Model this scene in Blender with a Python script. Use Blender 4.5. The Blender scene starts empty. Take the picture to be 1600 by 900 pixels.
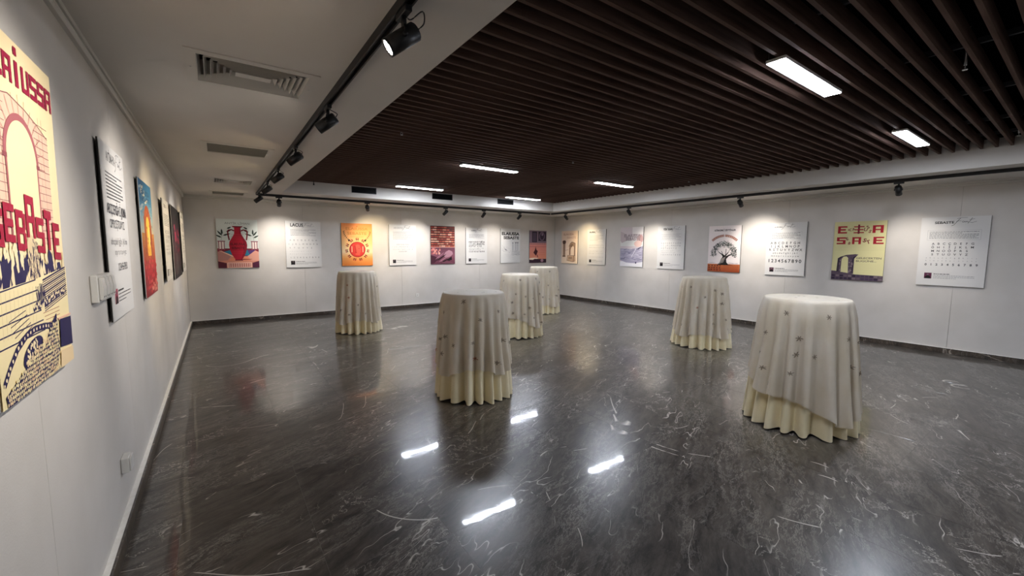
import bpy, bmesh, math, random
from mathutils import Vector, Matrix
PI = math.pi
sc = bpy.context.scene
COL = sc.collection

# ------------------------------------------------------------------ camera, world, exposure
F_PX = 648.19
cam = bpy.data.objects.new('camera', bpy.data.cameras.new('camera'))
COL.objects.link(cam); sc.camera = cam
cam.data.sensor_width = 36.0
cam.data.lens = 36.0 * F_PX / 1600.0
cam.data.clip_start = 0.02
yaw, pit, rol = math.radians(35.365), math.radians(-5.522), math.radians(0.314)
fw = Vector((math.sin(yaw) * math.cos(pit), math.cos(yaw) * math.cos(pit), math.sin(pit)))
rt = Vector((math.cos(yaw), -math.sin(yaw), 0)); up = rt.cross(fw)
r2 = math.cos(rol) * rt + math.sin(rol) * up; u2 = -math.sin(rol) * rt + math.cos(rol) * up
M = Matrix((r2, u2, -fw)).transposed().to_4x4(); M.translation = Vector((0, 0, 1.55))
cam.matrix_world = M
CAMINV = M.inverted()
def to_px(p):
    q = CAMINV @ Vector(p)
    if q.z > -0.05: return None
    return (800 + F_PX * q.x / -q.z, 450 - F_PX * q.y / -q.z)

w = bpy.data.worlds.new('room_dark'); sc.world = w; w.use_nodes = True
w.node_tree.nodes['Background'].inputs[0].default_value = (0.6, 0.63, 0.7, 1)
w.node_tree.nodes['Background'].inputs[1].default_value = 0.02
sc.view_settings.view_transform = 'Standard'; sc.view_settings.look = 'None'
sc.view_settings.gamma = 1.0; sc.view_settings.use_curve_mapping = False
sc.view_settings.exposure = 0.62
LED = 95.0          # strength of the ceiling light diffusers
SPOT = 58.0         # watts of a track spotlight

# room numbers (metres, camera stands at x = 0, y = 0)
XL, XR, YB, YF = -0.491, 8.927, 10.21, -4.4
ZS, ZW, ZV = 2.536, 2.75, 3.25           # soffit, underside of slats, void above
SX, SY, SRX = 1.03, 8.65, 7.49           # inner edges of the soffit
TRX, TBY, TLX = 7.84, 9.15, 0.66         # track rails

# ------------------------------------------------------------------ helpers
def lin(h):
    if isinstance(h, str):
        h = h.lstrip('#'); c = [int(h[i:i + 2], 16) / 255 for i in (0, 2, 4)]
    else: c = list(h)
    return tuple(x / 12.92 if x <= 0.04045 else ((x + 0.055) / 1.055) ** 2.4 for x in c) + (1.0,)

def link(name, me, mat=None, parent=None):
    o = bpy.data.objects.new(name, me); COL.objects.link(o)
    if mat is not None and me is not None and len(me.materials) == 0: me.materials.append(mat)
    if parent is not None: o.parent = parent
    return o
def mesh_of(bm, name, mat=None, smooth=False):
    me = bpy.data.meshes.new(name)
    if smooth:
        for f in bm.faces: f.smooth = True
    bm.to_mesh(me); bm.free()
    if mat: me.materials.append(mat)
    return me
def box_bm(bm, x0, y0, z0, x1, y1, z1):
    v = [bm.verts.new(p) for p in ((x0,y0,z0),(x1,y0,z0),(x1,y1,z0),(x0,y1,z0),(x0,y0,z1),(x1,y0,z1),(x1,y1,z1),(x0,y1,z1))]
    return [bm.faces.new([v[i] for i in q]) for q in ((3,2,1,0),(4,5,6,7),(0,1,5,4),(1,2,6,5),(2,3,7,6),(3,0,4,7))]
def box(name, a, b, mat, parent=None, bevel=0.0, seg=1):
    bm = bmesh.new(); box_bm(bm, *a, *b)
    if bevel: bmesh.ops.bevel(bm, geom=bm.edges[:], offset=bevel, segments=seg, affect='EDGES', profile=0.5)
    return link(name, mesh_of(bm, name, mat), None, parent)
def cyl_bm(bm, p, q, r0, r1=None, n=20, caps=True):
    r1 = r0 if r1 is None else r1
    p, q = Vector(p), Vector(q); d = (q - p).normalized()
    a = d.orthogonal().normalized(); b = d.cross(a)
    A = [bm.verts.new(p + r0 * (math.cos(2*PI*i/n) * a + math.sin(2*PI*i/n) * b)) for i in range(n)]
    B = [bm.verts.new(q + r1 * (math.cos(2*PI*i/n) * a + math.sin(2*PI*i/n) * b)) for i in range(n)]
    fs = [bm.faces.new((A[i], A[(i+1) % n], B[(i+1) % n], B[i])) for i in range(n)]
    if caps: fs += [bm.faces.new(A[::-1]), bm.faces.new(B)]
    return fs
def cyl(name, p, q, r0, mat, parent=None, r1=None, n=20, smooth=True):
    bm = bmesh.new(); fs = cyl_bm(bm, p, q, r0, r1, n)
    me = mesh_of(bm, name, mat)
    for pl in me.polygons: pl.use_smooth = len(pl.vertices) == 4
    return link(name, me, None, parent)
def tube_bm(bm, pts, r, n=8):
    rings = []
    for i, p in enumerate(pts):
        p = Vector(p); d = (Vector(pts[min(i+1, len(pts)-1)]) - Vector(pts[max(i-1, 0)])).normalized()
        a = d.orthogonal().normalized(); b = d.cross(a)
        rings.append([bm.verts.new(p + r * (math.cos(2*PI*k/n) * a + math.sin(2*PI*k/n) * b)) for k in range(n)])
    for A, B in zip(rings, rings[1:]):
        for k in range(n): bm.faces.new((A[k], A[(k+1) % n], B[(k+1) % n], B[k]))
def tag(o, label=None, cat=None, group=None, kind=None):
    if label: o['label'] = label
    if cat: o['category'] = cat
    if group: o['group'] = group
    if kind: o['kind'] = kind
    return o
def empty(name, loc, rz=0.0, parent=None):
    o = bpy.data.objects.new(name, None); COL.objects.link(o)
    o.location = loc; o.rotation_euler = (0, 0, rz); o.empty_display_size = 0.1
    if parent: o.parent = parent
    return o
def copy_tree(o, parent=None):
    c = o.copy(); COL.objects.link(c)
    if parent is not None: c.parent = parent
    for ch in list(o.children): copy_tree(ch, c)
    return c

# ------------------------------------------------------------------ materials
def mat(name, col, rough=0.6, metal=0.0, spec=0.5, emit=None, es=0.0):
    m = bpy.data.materials.new(name); m.use_nodes = True
    b = m.node_tree.nodes['Principled BSDF']
    b.inputs['Base Color'].default_value = lin(col); b.inputs['Roughness'].default_value = rough
    b.inputs['Metallic'].default_value = metal; b.inputs['Specular IOR Level'].default_value = spec
    if emit:
        b.inputs['Emission Color'].default_value = lin(emit); b.inputs['Emission Strength'].default_value = es
    return m
def nodes(m): return m.node_tree.nodes, m.node_tree.links, m.node_tree.nodes['Principled BSDF']
def N(nt, typ, **kw):
    n = nt.new(typ)
    for k, v in kw.items(): setattr(n, k, v)
    return n
def add_noise(m, c1, c2, scale, bump=0.0, bscale=None, detail=4, stretch=(1,1,1), rough=None):
    nt, lk, b = nodes(m)
    tc = N(nt, 'ShaderNodeTexCoord'); mp = N(nt, 'ShaderNodeMapping'); mp.inputs['Scale'].default_value = stretch
    lk.new(tc.outputs['Object'], mp.inputs[0])
    n = N(nt, 'ShaderNodeTexNoise'); n.inputs['Scale'].default_value = scale; n.inputs['Detail'].default_value = detail
    lk.new(mp.outputs[0], n.inputs['Vector'])
    r = N(nt, 'ShaderNodeValToRGB'); r.color_ramp.elements[0].color = lin(c1); r.color_ramp.elements[1].color = lin(c2)
    r.color_ramp.elements[0].position = 0.3; r.color_ramp.elements[1].position = 0.7
    lk.new(n.outputs['Fac'], r.inputs[0]); lk.new(r.outputs[0], b.inputs['Base Color'])
    if bump:
        n2 = N(nt, 'ShaderNodeTexNoise'); n2.inputs['Scale'].default_value = bscale or scale * 8; n2.inputs['Detail'].default_value = 3
        lk.new(mp.outputs[0], n2.inputs['Vector'])
        bp = N(nt, 'ShaderNodeBump'); bp.inputs['Strength'].default_value = bump; bp.inputs['Distance'].default_value = 0.002
        lk.new(n2.outputs['Fac'], bp.inputs['Height']); lk.new(bp.outputs[0], b.inputs['Normal'])
    return m
M_wall = add_noise(mat('wall_paint', '#cfcac3', 0.75, spec=0.3), '#cbc6bf', '#d4cfc9', 2.5, 0.25, 170)
M_joint = mat('wall_joint', '#8d8983', 0.9)
M_soffit = add_noise(mat('soffit_paint', '#d2cdc6', 0.8, spec=0.2), '#cfcac3', '#d6d1ca', 1.5, 0.12, 120)
M_trim = mat('trim_white', '#d3d0c9', 0.5)
M_ledge = add_noise(mat('ledge_white', '#f2efe9', 0.6), '#ebe8e1', '#f6f4ef', 30, 0.2, 90)
M_slat = add_noise(mat('slat_wood', '#47302a', 0.75, spec=0.12), '#4d3930', '#6e574c', 9, 0.1, 60, stretch=(0.25, 4, 4))
M_void = mat('void_black', '#0b0b0d', 0.95, spec=0.0)
M_runner = mat('runner_grey', '#4a4a4c', 0.6)
M_black = mat('black_metal', '#0b0b0c', 0.45, spec=0.5)
M_track = mat('track_black', '#0d0d0d', 0.5, spec=0.5)
M_hole = mat('duct_black', '#060607', 0.9, spec=0.05)
M_white = mat('plastic_white', '#dad8d2', 0.4)
M_vent = mat('vent_enamel', '#cbc7bf', 0.45)
M_mesh = mat('vent_filter_grey', '#8c8a84', 0.8)
M_steel = mat('steel', '#b9b9b9', 0.3, metal=1.0)
M_diff = mat('led_diffuser', '#ffffff', 0.6, emit='#eaf1ff', es=LED)
M_lens = {'n': mat('lens_neutral', '#ffffff', 0.3, emit='#fff3e2', es=60.0), 'w': mat('lens_warm', '#ffffff', 0.3, emit='#ffe2a8', es=60.0)}
M_edge = mat('board_edge', '#1b1816', 0.7)
M_face = mat('board_face', '#d9d7d3', 0.6)
M_pole = mat('table_steel', '#8d8f92', 0.35, metal=1.0)
M_wood = mat('table_laminate', '#c9b79a', 0.5)

# print: flat colours carried by the polygons of the print itself
M_print = bpy.data.materials.new('print_ink'); M_print.use_nodes = True
_n, _l, _b = nodes(M_print)
at = N(_n, 'ShaderNodeAttribute'); at.attribute_name = 'Col'
_l.new(at.outputs['Color'], _b.inputs['Base Color']); _b.inputs['Roughness'].default_value = 0.55
_b.inputs['Specular IOR Level'].default_value = 0.3

# marble
def marble(name, dark, mid, vein, objrand=True):
    m = bpy.data.materials.new(name); m.use_nodes = True
    nt, lk, b = nodes(m)
    geo = N(nt, 'ShaderNodeNewGeometry'); oi = N(nt, 'ShaderNodeObjectInfo')
    mul = N(nt, 'ShaderNodeVectorMath', operation='SCALE'); mul.inputs[0].default_value = (0.35, 0.22, 0)
    lk.new(oi.outputs['Random'], mul.inputs['Scale'])
    add = N(nt, 'ShaderNodeVectorMath', operation='ADD'); lk.new(geo.outputs['Position'], add.inputs[0]); lk.new(mul.outputs[0], add.inputs[1])
    rot = N(nt, 'ShaderNodeMapping'); rot.inputs['Rotation'].default_value = (0, 0, math.radians(-24)); lk.new(add.outputs[0], rot.inputs[0])
    # domain warp
    wn = N(nt, 'ShaderNodeTexNoise'); wn.inputs['Scale'].default_value = 1.6; wn.inputs['Detail'].default_value = 5
    lk.new(rot.outputs[0], wn.inputs['Vector'])
    ws = N(nt, 'ShaderNodeVectorMath', operation='SCALE'); ws.inputs['Scale'].default_value = 0.20
    sub = N(nt, 'ShaderNodeVectorMath', operation='SUBTRACT'); sub.inputs[1].default_value = (0.5, 0.5, 0.5)
    lk.new(wn.outputs['Color'], sub.inputs[0]); lk.new(sub.outputs[0], ws.inputs[0])
    wa = N(nt, 'ShaderNodeVectorMath', operation='ADD'); lk.new(rot.outputs[0], wa.inputs[0]); lk.new(ws.outputs[0], wa.inputs[1])
    st = N(nt, 'ShaderNodeMapping'); st.inputs['Scale'].default_value = (1.0, 3.6, 1); lk.new(wa.outputs[0], st.inputs[0])
    n1 = N(nt, 'ShaderNodeTexNoise'); n1.inputs['Scale'].default_value = 3.4; n1.inputs['Detail'].default_value = 12; n1.inputs['Roughness'].default_value = 0.76
    lk.new(st.outputs[0], n1.inputs['Vector'])
    r1 = N(nt, 'ShaderNodeValToRGB'); e = r1.color_ramp.elements
    e[0].position = 0.34; e[0].color = lin(dark); e[1].position = 0.70; e[1].color = lin(mid)
    lk.new(n1.outputs['Fac'], r1.inputs[0])
    def ridge(src, scale, width, detail, seed, gate_scale, g0, g1, strength, rough=0.55):
        mp = N(nt, 'ShaderNodeMapping'); mp.inputs['Location'].default_value = (seed, seed * 0.7, 0); lk.new(src, mp.inputs[0])
        n = N(nt, 'ShaderNodeTexNoise'); n.inputs['Scale'].default_value = scale; n.inputs['Detail'].default_value = detail; n.inputs['Roughness'].default_value = rough
        lk.new(mp.outputs[0], n.inputs['Vector'])
        s = N(nt, 'ShaderNodeMath', operation='SUBTRACT'); s.inputs[1].default_value = 0.5; lk.new(n.outputs['Fac'], s.inputs[0])
        a = N(nt, 'ShaderNodeMath', operation='ABSOLUTE'); lk.new(s.outputs[0], a.inputs[0])
        mr = N(nt, 'ShaderNodeMapRange'); mr.inputs['From Min'].default_value = 0; mr.inputs['From Max'].default_value = width
        mr.inputs['To Min'].default_value = 1; mr.inputs['To Max'].default_value = 0; lk.new(a.outputs[0], mr.inputs['Value'])
        g = N(nt, 'ShaderNodeTexNoise'); g.inputs['Scale'].default_value = gate_scale; g.inputs['Detail'].default_value = 2
        lk.new(mp.outputs[0], g.inputs['Vector'])
        gr = N(nt, 'ShaderNodeMapRange'); gr.inputs['From Min'].default_value = g0; gr.inputs['From Max'].default_value = g1; lk.new(g.outputs['Fac'], gr.inputs['Value'])
        mm = N(nt, 'ShaderNodeMath', operation='MULTIPLY'); lk.new(mr.outputs[0], mm.inputs[0]); lk.new(gr.outputs[0], mm.inputs[1])
        m2 = N(nt, 'ShaderNodeMath', operation='MULTIPLY'); m2.inputs[1].default_value = strength; lk.new(mm.outputs[0], m2.inputs[0])
        return m2.outputs[0]
    ra = ridge(st.outputs[0], 1.1, 0.006, 3, 3.1, 2.0, 0.50, 0.60, 0.70)
    rb = ridge(wa.outputs[0], 2.6, 0.007, 7, 9.4, 1.7, 0.53, 0.63, 0.55, 0.66)
    rc = ridge(st.outputs[0], 4.2, 0.020, 9, 17.2, 1.1, 0.40, 0.66, 0.34, 0.78)
    rd = ridge(rot.outputs[0], 0.8, 0.0022, 1, 29.0, 3.1, 0.53, 0.57, 0.9)
    mx1 = N(nt, 'ShaderNodeMath', operation='MAXIMUM'); lk.new(ra, mx1.inputs[0]); lk.new(rb, mx1.inputs[1])
    mx2 = N(nt, 'ShaderNodeMath', operation='MAXIMUM'); lk.new(rc, mx2.inputs[0]); lk.new(rd, mx2.inputs[1])
    mx = N(nt, 'ShaderNodeMath', operation='MAXIMUM'); lk.new(mx1.outputs[0], mx.inputs[0]); lk.new(mx2.outputs[0], mx.inputs[1])
    mix = N(nt, 'ShaderNodeMix', data_type='RGBA'); lk.new(mx.outputs[0], mix.inputs[0])
    lk.new(r1.outputs[0], mix.inputs[6]); mix.inputs[7].default_value = lin(vein)
    lk.new(mix.outputs[2], b.inputs['Base Color'])
    b.inputs['Roughness'].default_value = 0.28; b.inputs['Specular IOR Level'].default_value = 0.38
    b.inputs['Coat Weight'].default_value = 0.5; b.inputs['Coat Roughness'].default_value = 0.045; b.inputs['Coat IOR'].default_value = 1.5
    bn = N(nt, 'ShaderNodeTexNoise'); bn.inputs['Scale'].default_value = 7; bn.inputs['Detail'].default_value = 3; lk.new(geo.outputs['Position'], bn.inputs['Vector'])
    bp = N(nt, 'ShaderNodeBump'); bp.inputs['Strength'].default_value = 0.05; bp.inputs['Distance'].default_value = 0.01
    lk.new(bn.outputs['Fac'], bp.inputs['Height']); lk.new(bp.outputs[0], b.inputs['Normal']); lk.new(bp.outputs[0], b.inputs['Coat Normal'])
    return m
M_marble = marble('floor_marble', '#1d1a18', '#5c554e', '#e2dacf')
M_marble2 = marble('skirting_marble', '#26221f', '#54493f', '#b5aa9d')
M_grout = mat('grout', '#55504a', 0.5)

# cloths
M_cloth = add_noise(mat('ivory_cloth', '#e8dcc0', 0.85, spec=0.1), '#e8dab2', '#eee2c2', 3, 0.2, 260)
_n, _l, _b = nodes(M_cloth); _b.inputs['Sheen Weight'].default_value = 0.15
M_lace = bpy.data.materials.new('white_organza'); M_lace.use_nodes = True
nt, lk, b = nodes(M_lace)
b.inputs['Base Color'].default_value = lin('#ddd5c6'); b.inputs['Roughness'].default_value = 0.5; b.inputs['Specular IOR Level'].default_value = 0.35
b.inputs['Sheen Weight'].default_value = 0.12
tc = N(nt, 'ShaderNodeTexCoord'); vn = N(nt, 'ShaderNodeTexNoise'); vn.inputs['Scale'].default_value = 5; vn.inputs['Detail'].default_value = 5; lk.new(tc.outputs['Object'], vn.inputs['Vector'])
cr = N(nt, 'ShaderNodeValToRGB'); cr.color_ramp.elements[0].color = lin('#dccfb8'); cr.color_ramp.elements[1].color = lin('#e5dbcb'); cr.color_ramp.elements[0].position = 0.35; cr.color_ramp.elements[1].position = 0.65
lk.new(vn.outputs['Fac'], cr.inputs[0]); lk.new(cr.outputs[0], b.inputs['Base Color'])
tl = N(nt, 'ShaderNodeBsdfTranslucent'); tl.inputs[0].default_value = lin('#e8dfcd'); ms = N(nt, 'ShaderNodeMixShader'); ms.inputs[0].default_value = 0.25
out = nt['Material Output']; lk.new(b.outputs[0], ms.inputs[1]); lk.new(tl.outputs[0], ms.inputs[2]); lk.new(ms.outputs[0], out.inputs['Surface'])
M_flower = mat('embroidery', '#8b7d6b', 0.8); M_flower2 = mat('embroidery_rust', '#a5654a', 0.8)

# ------------------------------------------------------------------ setting: walls as panels
def wall(name, axis, plane, outward, a0, a1, z1, joints):
    """axis 0: wall runs along x at y=plane; axis 1: along y at x=plane."""
    T = 0.10
    def bx(nm, s0, s1, za, zb, d0, d1, m, parent, bev=0):
        p, q = plane + outward * d0, plane + outward * d1
        if axis == 0: return box(nm, (s0, min(p, q), za), (s1, max(p, q), zb), m, parent, bev)
        return box(nm, (min(p, q), s0, za), (max(p, q), s1, zb), m, parent, bev)
    root = bx(name, a0 - 0.1, a1 + 0.1, -0.1, z1, 0.014, T, M_joint, None)
    tag(root, kind='structure')
    js = [a0] + joints + [a1]
    for s0, s1 in zip(js, js[1:]):
        bx('wall_panel', s0 + 0.0013, s1 - 0.0013, 0.0, z1 - 0.001, 0.0, 0.014, M_wall, root, 0.0012)
    return root
wl = wall('wall_left', 1, XL, -1, YF, YB, 2.9, [-2.4, -0.4, 1.94, 3.51, 5.85, 8.1])
wb = wall('wall_back', 0, YB, 1, XL, XR, 2.9, [1.58, 3.81, 6.1, 8.0])
wr = wall('wall_right', 1, XR, 1, YF, YB, 2.9, [-3.3, -1.1, 1.22, 3.47, 5.98, 8.35])
wf = wall('wall_front', 0, YF, -1, XL, XR, 2.9, [1.8, 4.2, 6.6])

# soffit ring (ceiling) with risers
def soffit(name, a, b): return tag(box(name, a, b, M_soffit), kind='structure')
VENTS = [(-0.088, 0.545, 2.70, 3.22), (-0.075, 0.535, 4.95, 5.50), (-0.03, 0.545, 7.46, 8.04), (-0.06, 0.52, 9.22, 9.76)]
bm = bmesh.new(); yy = YF
for vx0, vx1, vy0, vy1 in VENTS:
    a0, a1, b0, b1 = vx0 + 0.04, vx1 - 0.04, vy0 + 0.04, vy1 - 0.04
    box_bm(bm, XL, yy, ZS, SX, b0, ZV)
    box_bm(bm, XL, b0, ZS, a0, b1, ZV); box_bm(bm, a1, b0, ZS, SX, b1, ZV); box_bm(bm, a0, b0, ZS + 0.16, a1, b1, ZV)
    yy = b1
box_bm(bm, XL, yy, ZS, SX, YB, ZV)
tag(link('ceiling_left', mesh_of(bm, 'ceiling_left', M_soffit)), kind='structure')
soffit('ceiling_right', (SRX, YF, ZS), (XR, YB, ZV))
soffit('ceiling_back', (SX, SY, ZS), (SRX, YB, ZV))
soffit('ceiling_front', (SX, YF, ZS), (SRX, YF + 0.9, ZV))
ceil = tag(box('ceiling', (SX, YF + 0.9, ZV), (SRX, SY, ZV + 0.08), M_void), kind='structure')
bm = bmesh.new(); box_bm(bm, -(SRX - SX) / 2 + 0.004, -0.0115, 0, (SRX - SX) / 2 - 0.004, 0.0115, 0.10)
me_slat = mesh_of(bm, 'slat', M_slat)
PITCH = 0.1175
y = 0.085 + PITCH * 0 - 29 * PITCH
k = 0
LIGHTS = [(3.40, 1.27), (6.09, 1.25), (3.40, 5.375), (3.38, 7.95), (6.09, 5.315), (6.07, 8.10), (3.40, -2.81), (6.09, -2.81)]  # final pair: unseen fill lights added behind the camera to brighten the room
rnd = random.Random(3)
while y < SY - 0.03:
    o = link('slat', me_slat, None, ceil)
    o.location = ((SX + SRX) / 2, y, ZW + rnd.uniform(-0.0015, 0.0015)); o.rotation_euler = (0, 0, rnd.uniform(-0.0004, 0.0004))
    y += PITCH; k += 1
for x in (1.6, 2.8, 4.0, 5.2, 6.4, 7.2):
    box('runner', (x - 0.012, YF + 0.9, ZW + 0.102), (x + 0.012, SY, ZW + 0.135), M_runner, ceil)
# dark lining of the void on the risers above the slats
for a, b in (((SX, YF + 0.9, ZW + 0.104), (SX + 0.004, SY, ZV)), ((SRX - 0.004, YF + 0.9, ZW + 0.104), (SRX, SY, ZV)), ((SX, SY - 0.004, ZW + 0.104), (SRX, SY, ZV))):
    box('void_lining', a, b, M_void, ceil)
# openings of the air ducts in the back riser
for x0, x1 in ((2.235, 2.725), (3.955, 4.455), (5.685, 6.165)):
    t = empty('air_outlet', ((x0 + x1) / 2, SY - 0.001, 2.622))
    n = {2.235: 'nearest the left soffit', 3.955: 'in the middle of the three', 5.685: 'nearest the right wall'}[x0]
    tag(t, 'black rectangular air outlet in the back riser, ' + n, 'air outlet', 'air outlets in the back riser')
    hw = (x1 - x0) / 2
    bm = bmesh.new()
    for a, b in (((-hw, -0.006, 0), (hw, 0, 0.012)), ((-hw, -0.006, 0.116), (hw, 0, 0.127)), ((-hw, -0.006, 0.012), (-hw + 0.012, 0, 0.116)), ((hw - 0.012, -0.006, 0.012), (hw, 0, 0.116))):
        box_bm(bm, *a, *b)
    link('frame', mesh_of(bm, 'frame', M_black), None, t)
    box('duct_opening', (-hw + 0.012, -0.002, 0.012), (hw - 0.012, 0.0, 0.116), M_hole, t)
    for j in range(4):
        box('louver', (-hw + 0.012, -0.0055, 0.028 + j * 0.023), (hw - 0.012, -0.002, 0.031 + j * 0.023), M_black, t)

# moulding under the soffit, two beads
def moulding(name, a, b, n):
    """a-b along the wall at the wall plane, n = direction into the room."""
    a, b, n = Vector(a), Vector(b), Vector(n); d = (b - a)
    prof = [(0, 0), (0.030, 0), (0.030, -0.022), (0.012, -0.025), (0.012, -0.031), (0.026, -0.034), (0.026, -0.050), (0.018, -0.057), (0, -0.057)]
    bm = bmesh.new()
    A = [bm.verts.new(a + n * p + Vector((0, 0, ZS + q))) for p, q in prof]; B = [bm.verts.new(b + n * p + Vector((0, 0, ZS + q))) for p, q in prof]
    k = len(prof)
    for i in range(k): bm.faces.new((A[i], A[(i + 1) % k], B[(i + 1) % k], B[i]))
    bm.faces.new(A); bm.faces.new(B[::-1]); bmesh.ops.recalc_face_normals(bm, faces=bm.faces[:])
    return tag(link(name, mesh_of(bm, name, M_trim)), kind='structure')
moulding('trim_1', (XL, YF, 0), (XL, YB, 0), (1, 0, 0))
moulding('trim_2', (XL, YB, 0), (XR, YB, 0), (0, -1, 0))
moulding('trim_3', (XR, YB, 0), (XR, YF, 0), (-1, 0, 0))

# skirting: marble pieces with a white plaster ledge behind and above them
SH, SD = 0.078, 0.036
def skirt(name, axis, plane, inward, a0, a1, visible):
    q = plane + inward * SD
    def bx(nm, s0, s1, za, zb, p0, p1, m, parent, bev=0):
        if axis == 0: return box(nm, (s0, min(p0, p1), za), (s1, max(p0, p1), zb), m, parent, bev)
        return box(nm, (min(p0, p1), s0, za), (max(p0, p1), s1, zb), m, parent, bev)
    root = bx(name, a0, a1, 0.0, SH + 0.002, plane, plane + inward * (SD - 0.011), M_ledge, None)
    tag(root, kind='structure')
    s = a0
    while s < a1 - 0.01:
        e = min(s + 0.6, a1)
        bx('skirting_tile', s + 0.0006, e - 0.0006, 0.002, SH, plane + inward * (SD - 0.011), q, M_marble2, root, 0.001)
        s = e
skirt('baseboard_left', 1, XL, 1, YF, YB - SD, True)
skirt('baseboard_back', 0, YB, -1, XL + SD, XR - SD, True)
skirt('baseboard_right', 1, XR, -1, YF, YB - SD, True)

# floor: 60 cm marble tiles on a grout bed; a narrow border strip along the left wall
floor = tag(box('floor', (XL, YF, -0.06), (XR, YB, -0.0006), M_grout), kind='structure')
xs = [XL + SD + 0.002, -0.237] + [-0.237 + 0.6 * i for i in range(1, 16)]
xs = [x for x in xs if x < XR - SD - 0.05] + [XR - SD - 0.002]
ys = [0.115 + 0.6 * i for i in range(-7, 17)]
ys = [YF + 0.01] + [v for v in ys if YF + 0.1 < v < YB - SD - 0.05] + [YB - SD - 0.002]
tile_cache = {}; hidden_bm = bmesh.new()
for i in range(len(xs) - 1):
    for j in range(len(ys) - 1):
        x0, x1, y0, y1 = xs[i] + 0.0005, xs[i+1] - 0.0005, ys[j] + 0.0005, ys[j+1] - 0.0005
        vis = False
        for px in (x0, (x0 + x1) / 2, x1):
            for py in (y0, (y0 + y1) / 2, y1):
                q = to_px((px, py, 0))
                if q and -40 < q[0] < 1640 and -40 < q[1] < 940: vis = True
        W, D = round(x1 - x0, 4), round(y1 - y0, 4)
        if not vis:
            box_bm(hidden_bm, x0, y0, -0.02, x1, y1, 0.0); continue
        if (W, D) not in tile_cache:
            bm = bmesh.new(); box_bm(bm, -W/2, -D/2, -0.02, W/2, D/2, 0)
            ed = [e for e in bm.edges if all(v.co.z > -0.001 for v in e.verts)]
            bmesh.ops.bevel(bm, geom=ed, offset=0.0008, segments=1, affect='EDGES')
            tile_cache[(W, D)] = mesh_of(bm, 'floor_tile', M_marble)
        o = link('floor_tile', tile_cache[(W, D)], None, floor); o.location = ((x0 + x1) / 2, (y0 + y1) / 2, 0.0)
o = link('floor_tile', mesh_of(hidden_bm, 'floor_tiles', M_marble), None, floor); o['kind'] = 'stuff'

# ------------------------------------------------------------------ air vents in the left soffit
VN = ['nearest the camera, with nested angled louvres', 'second along the soffit, with a flat grey filter', 'third along the soffit, small with nested louvres', 'at the far end of the soffit beside the back wall']
for vi, (vx0, vx1, vy0, vy1) in enumerate(VENTS):
    hw, hd = (vx1 - vx0) / 2, (vy1 - vy0) / 2
    t = empty('ceiling_vent', ((vx0 + vx1) / 2, (vy0 + vy1) / 2, ZS))
    tag(t, 'white enamelled ceiling vent ' + VN[vi], 'ceiling vent', 'vents in the left soffit')
    def ring_bm(bm, ox, oy, oz, ix, iy, iz, th):
        R = []
        for (x, y, z) in ((ox, oy, oz), (ix, iy, iz), (ix, iy, iz + th), (ox, oy, oz + th)):
            R.append([bm.verts.new((sx * x, sy * y, z)) for sx, sy in ((-1, -1), (1, -1), (1, 1), (-1, 1))])
        for i in range(4):
            A, B = R[i], R[(i + 1) % 4]
            for j in range(4): bm.faces.new((A[j], A[(j + 1) % 4], B[(j + 1) % 4], B[j]))
    bm = bmesh.new(); ring_bm(bm, hw, hd, -0.006, hw - 0.05, hd - 0.05, -0.006, 0.006)
    bmesh.ops.recalc_face_normals(bm, faces=bm.faces[:])
    link('flange', mesh_of(bm, 'flange', M_vent), None, t)
    box('duct', (-hw + 0.041, -hd + 0.041, 0.12), (hw - 0.041, hd - 0.041, 0.158), M_hole, t)
    if vi in (0, 2):
        for k in range(6):
            o_, i_ = 0.05 + 0.030 * k, 0.05 + 0.030 * k + 0.015
            bm = bmesh.new(); ring_bm(bm, hw - o_, hd - o_, -0.003, hw - i_, hd - i_, 0.026, 0.0016)
            bmesh.ops.recalc_face_normals(bm, faces=bm.faces[:])
            link('louver', mesh_of(bm, 'louver', M_vent), None, t)
        box('centre_plate', (-hw + 0.228, -hd + 0.228, 0.0), (hw - 0.228, hd - 0.228, 0.003), M_vent, t)
        for sx in (-1, 1):
            cyl('screw', (sx * (hw - 0.022), 0, -0.0075), (sx * (hw - 0.022), 0, -0.006), 0.005, M_steel, t, n=10)
    else:
        bm = bmesh.new(); n = int((2 * hd - 0.1) / 0.016)
        for k in range(n):
            y0 = -hd + 0.052 + k * 0.016
            box_bm(bm, -hw + 0.05, y0, -0.002, hw - 0.05, y0 + 0.004, 0.008)
        link('filter_grid', mesh_of(bm, 'filter_grid', M_mesh), None, t)['kind'] = 'stuff'
        box('filter', (-hw + 0.042, -hd + 0.042, 0.009), (hw - 0.042, hd - 0.042, 0.02), M_mesh, t)
        box('catch', (hw - 0.05, -0.02, -0.009), (hw - 0.035, 0.02, -0.006), M_steel, t)

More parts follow.
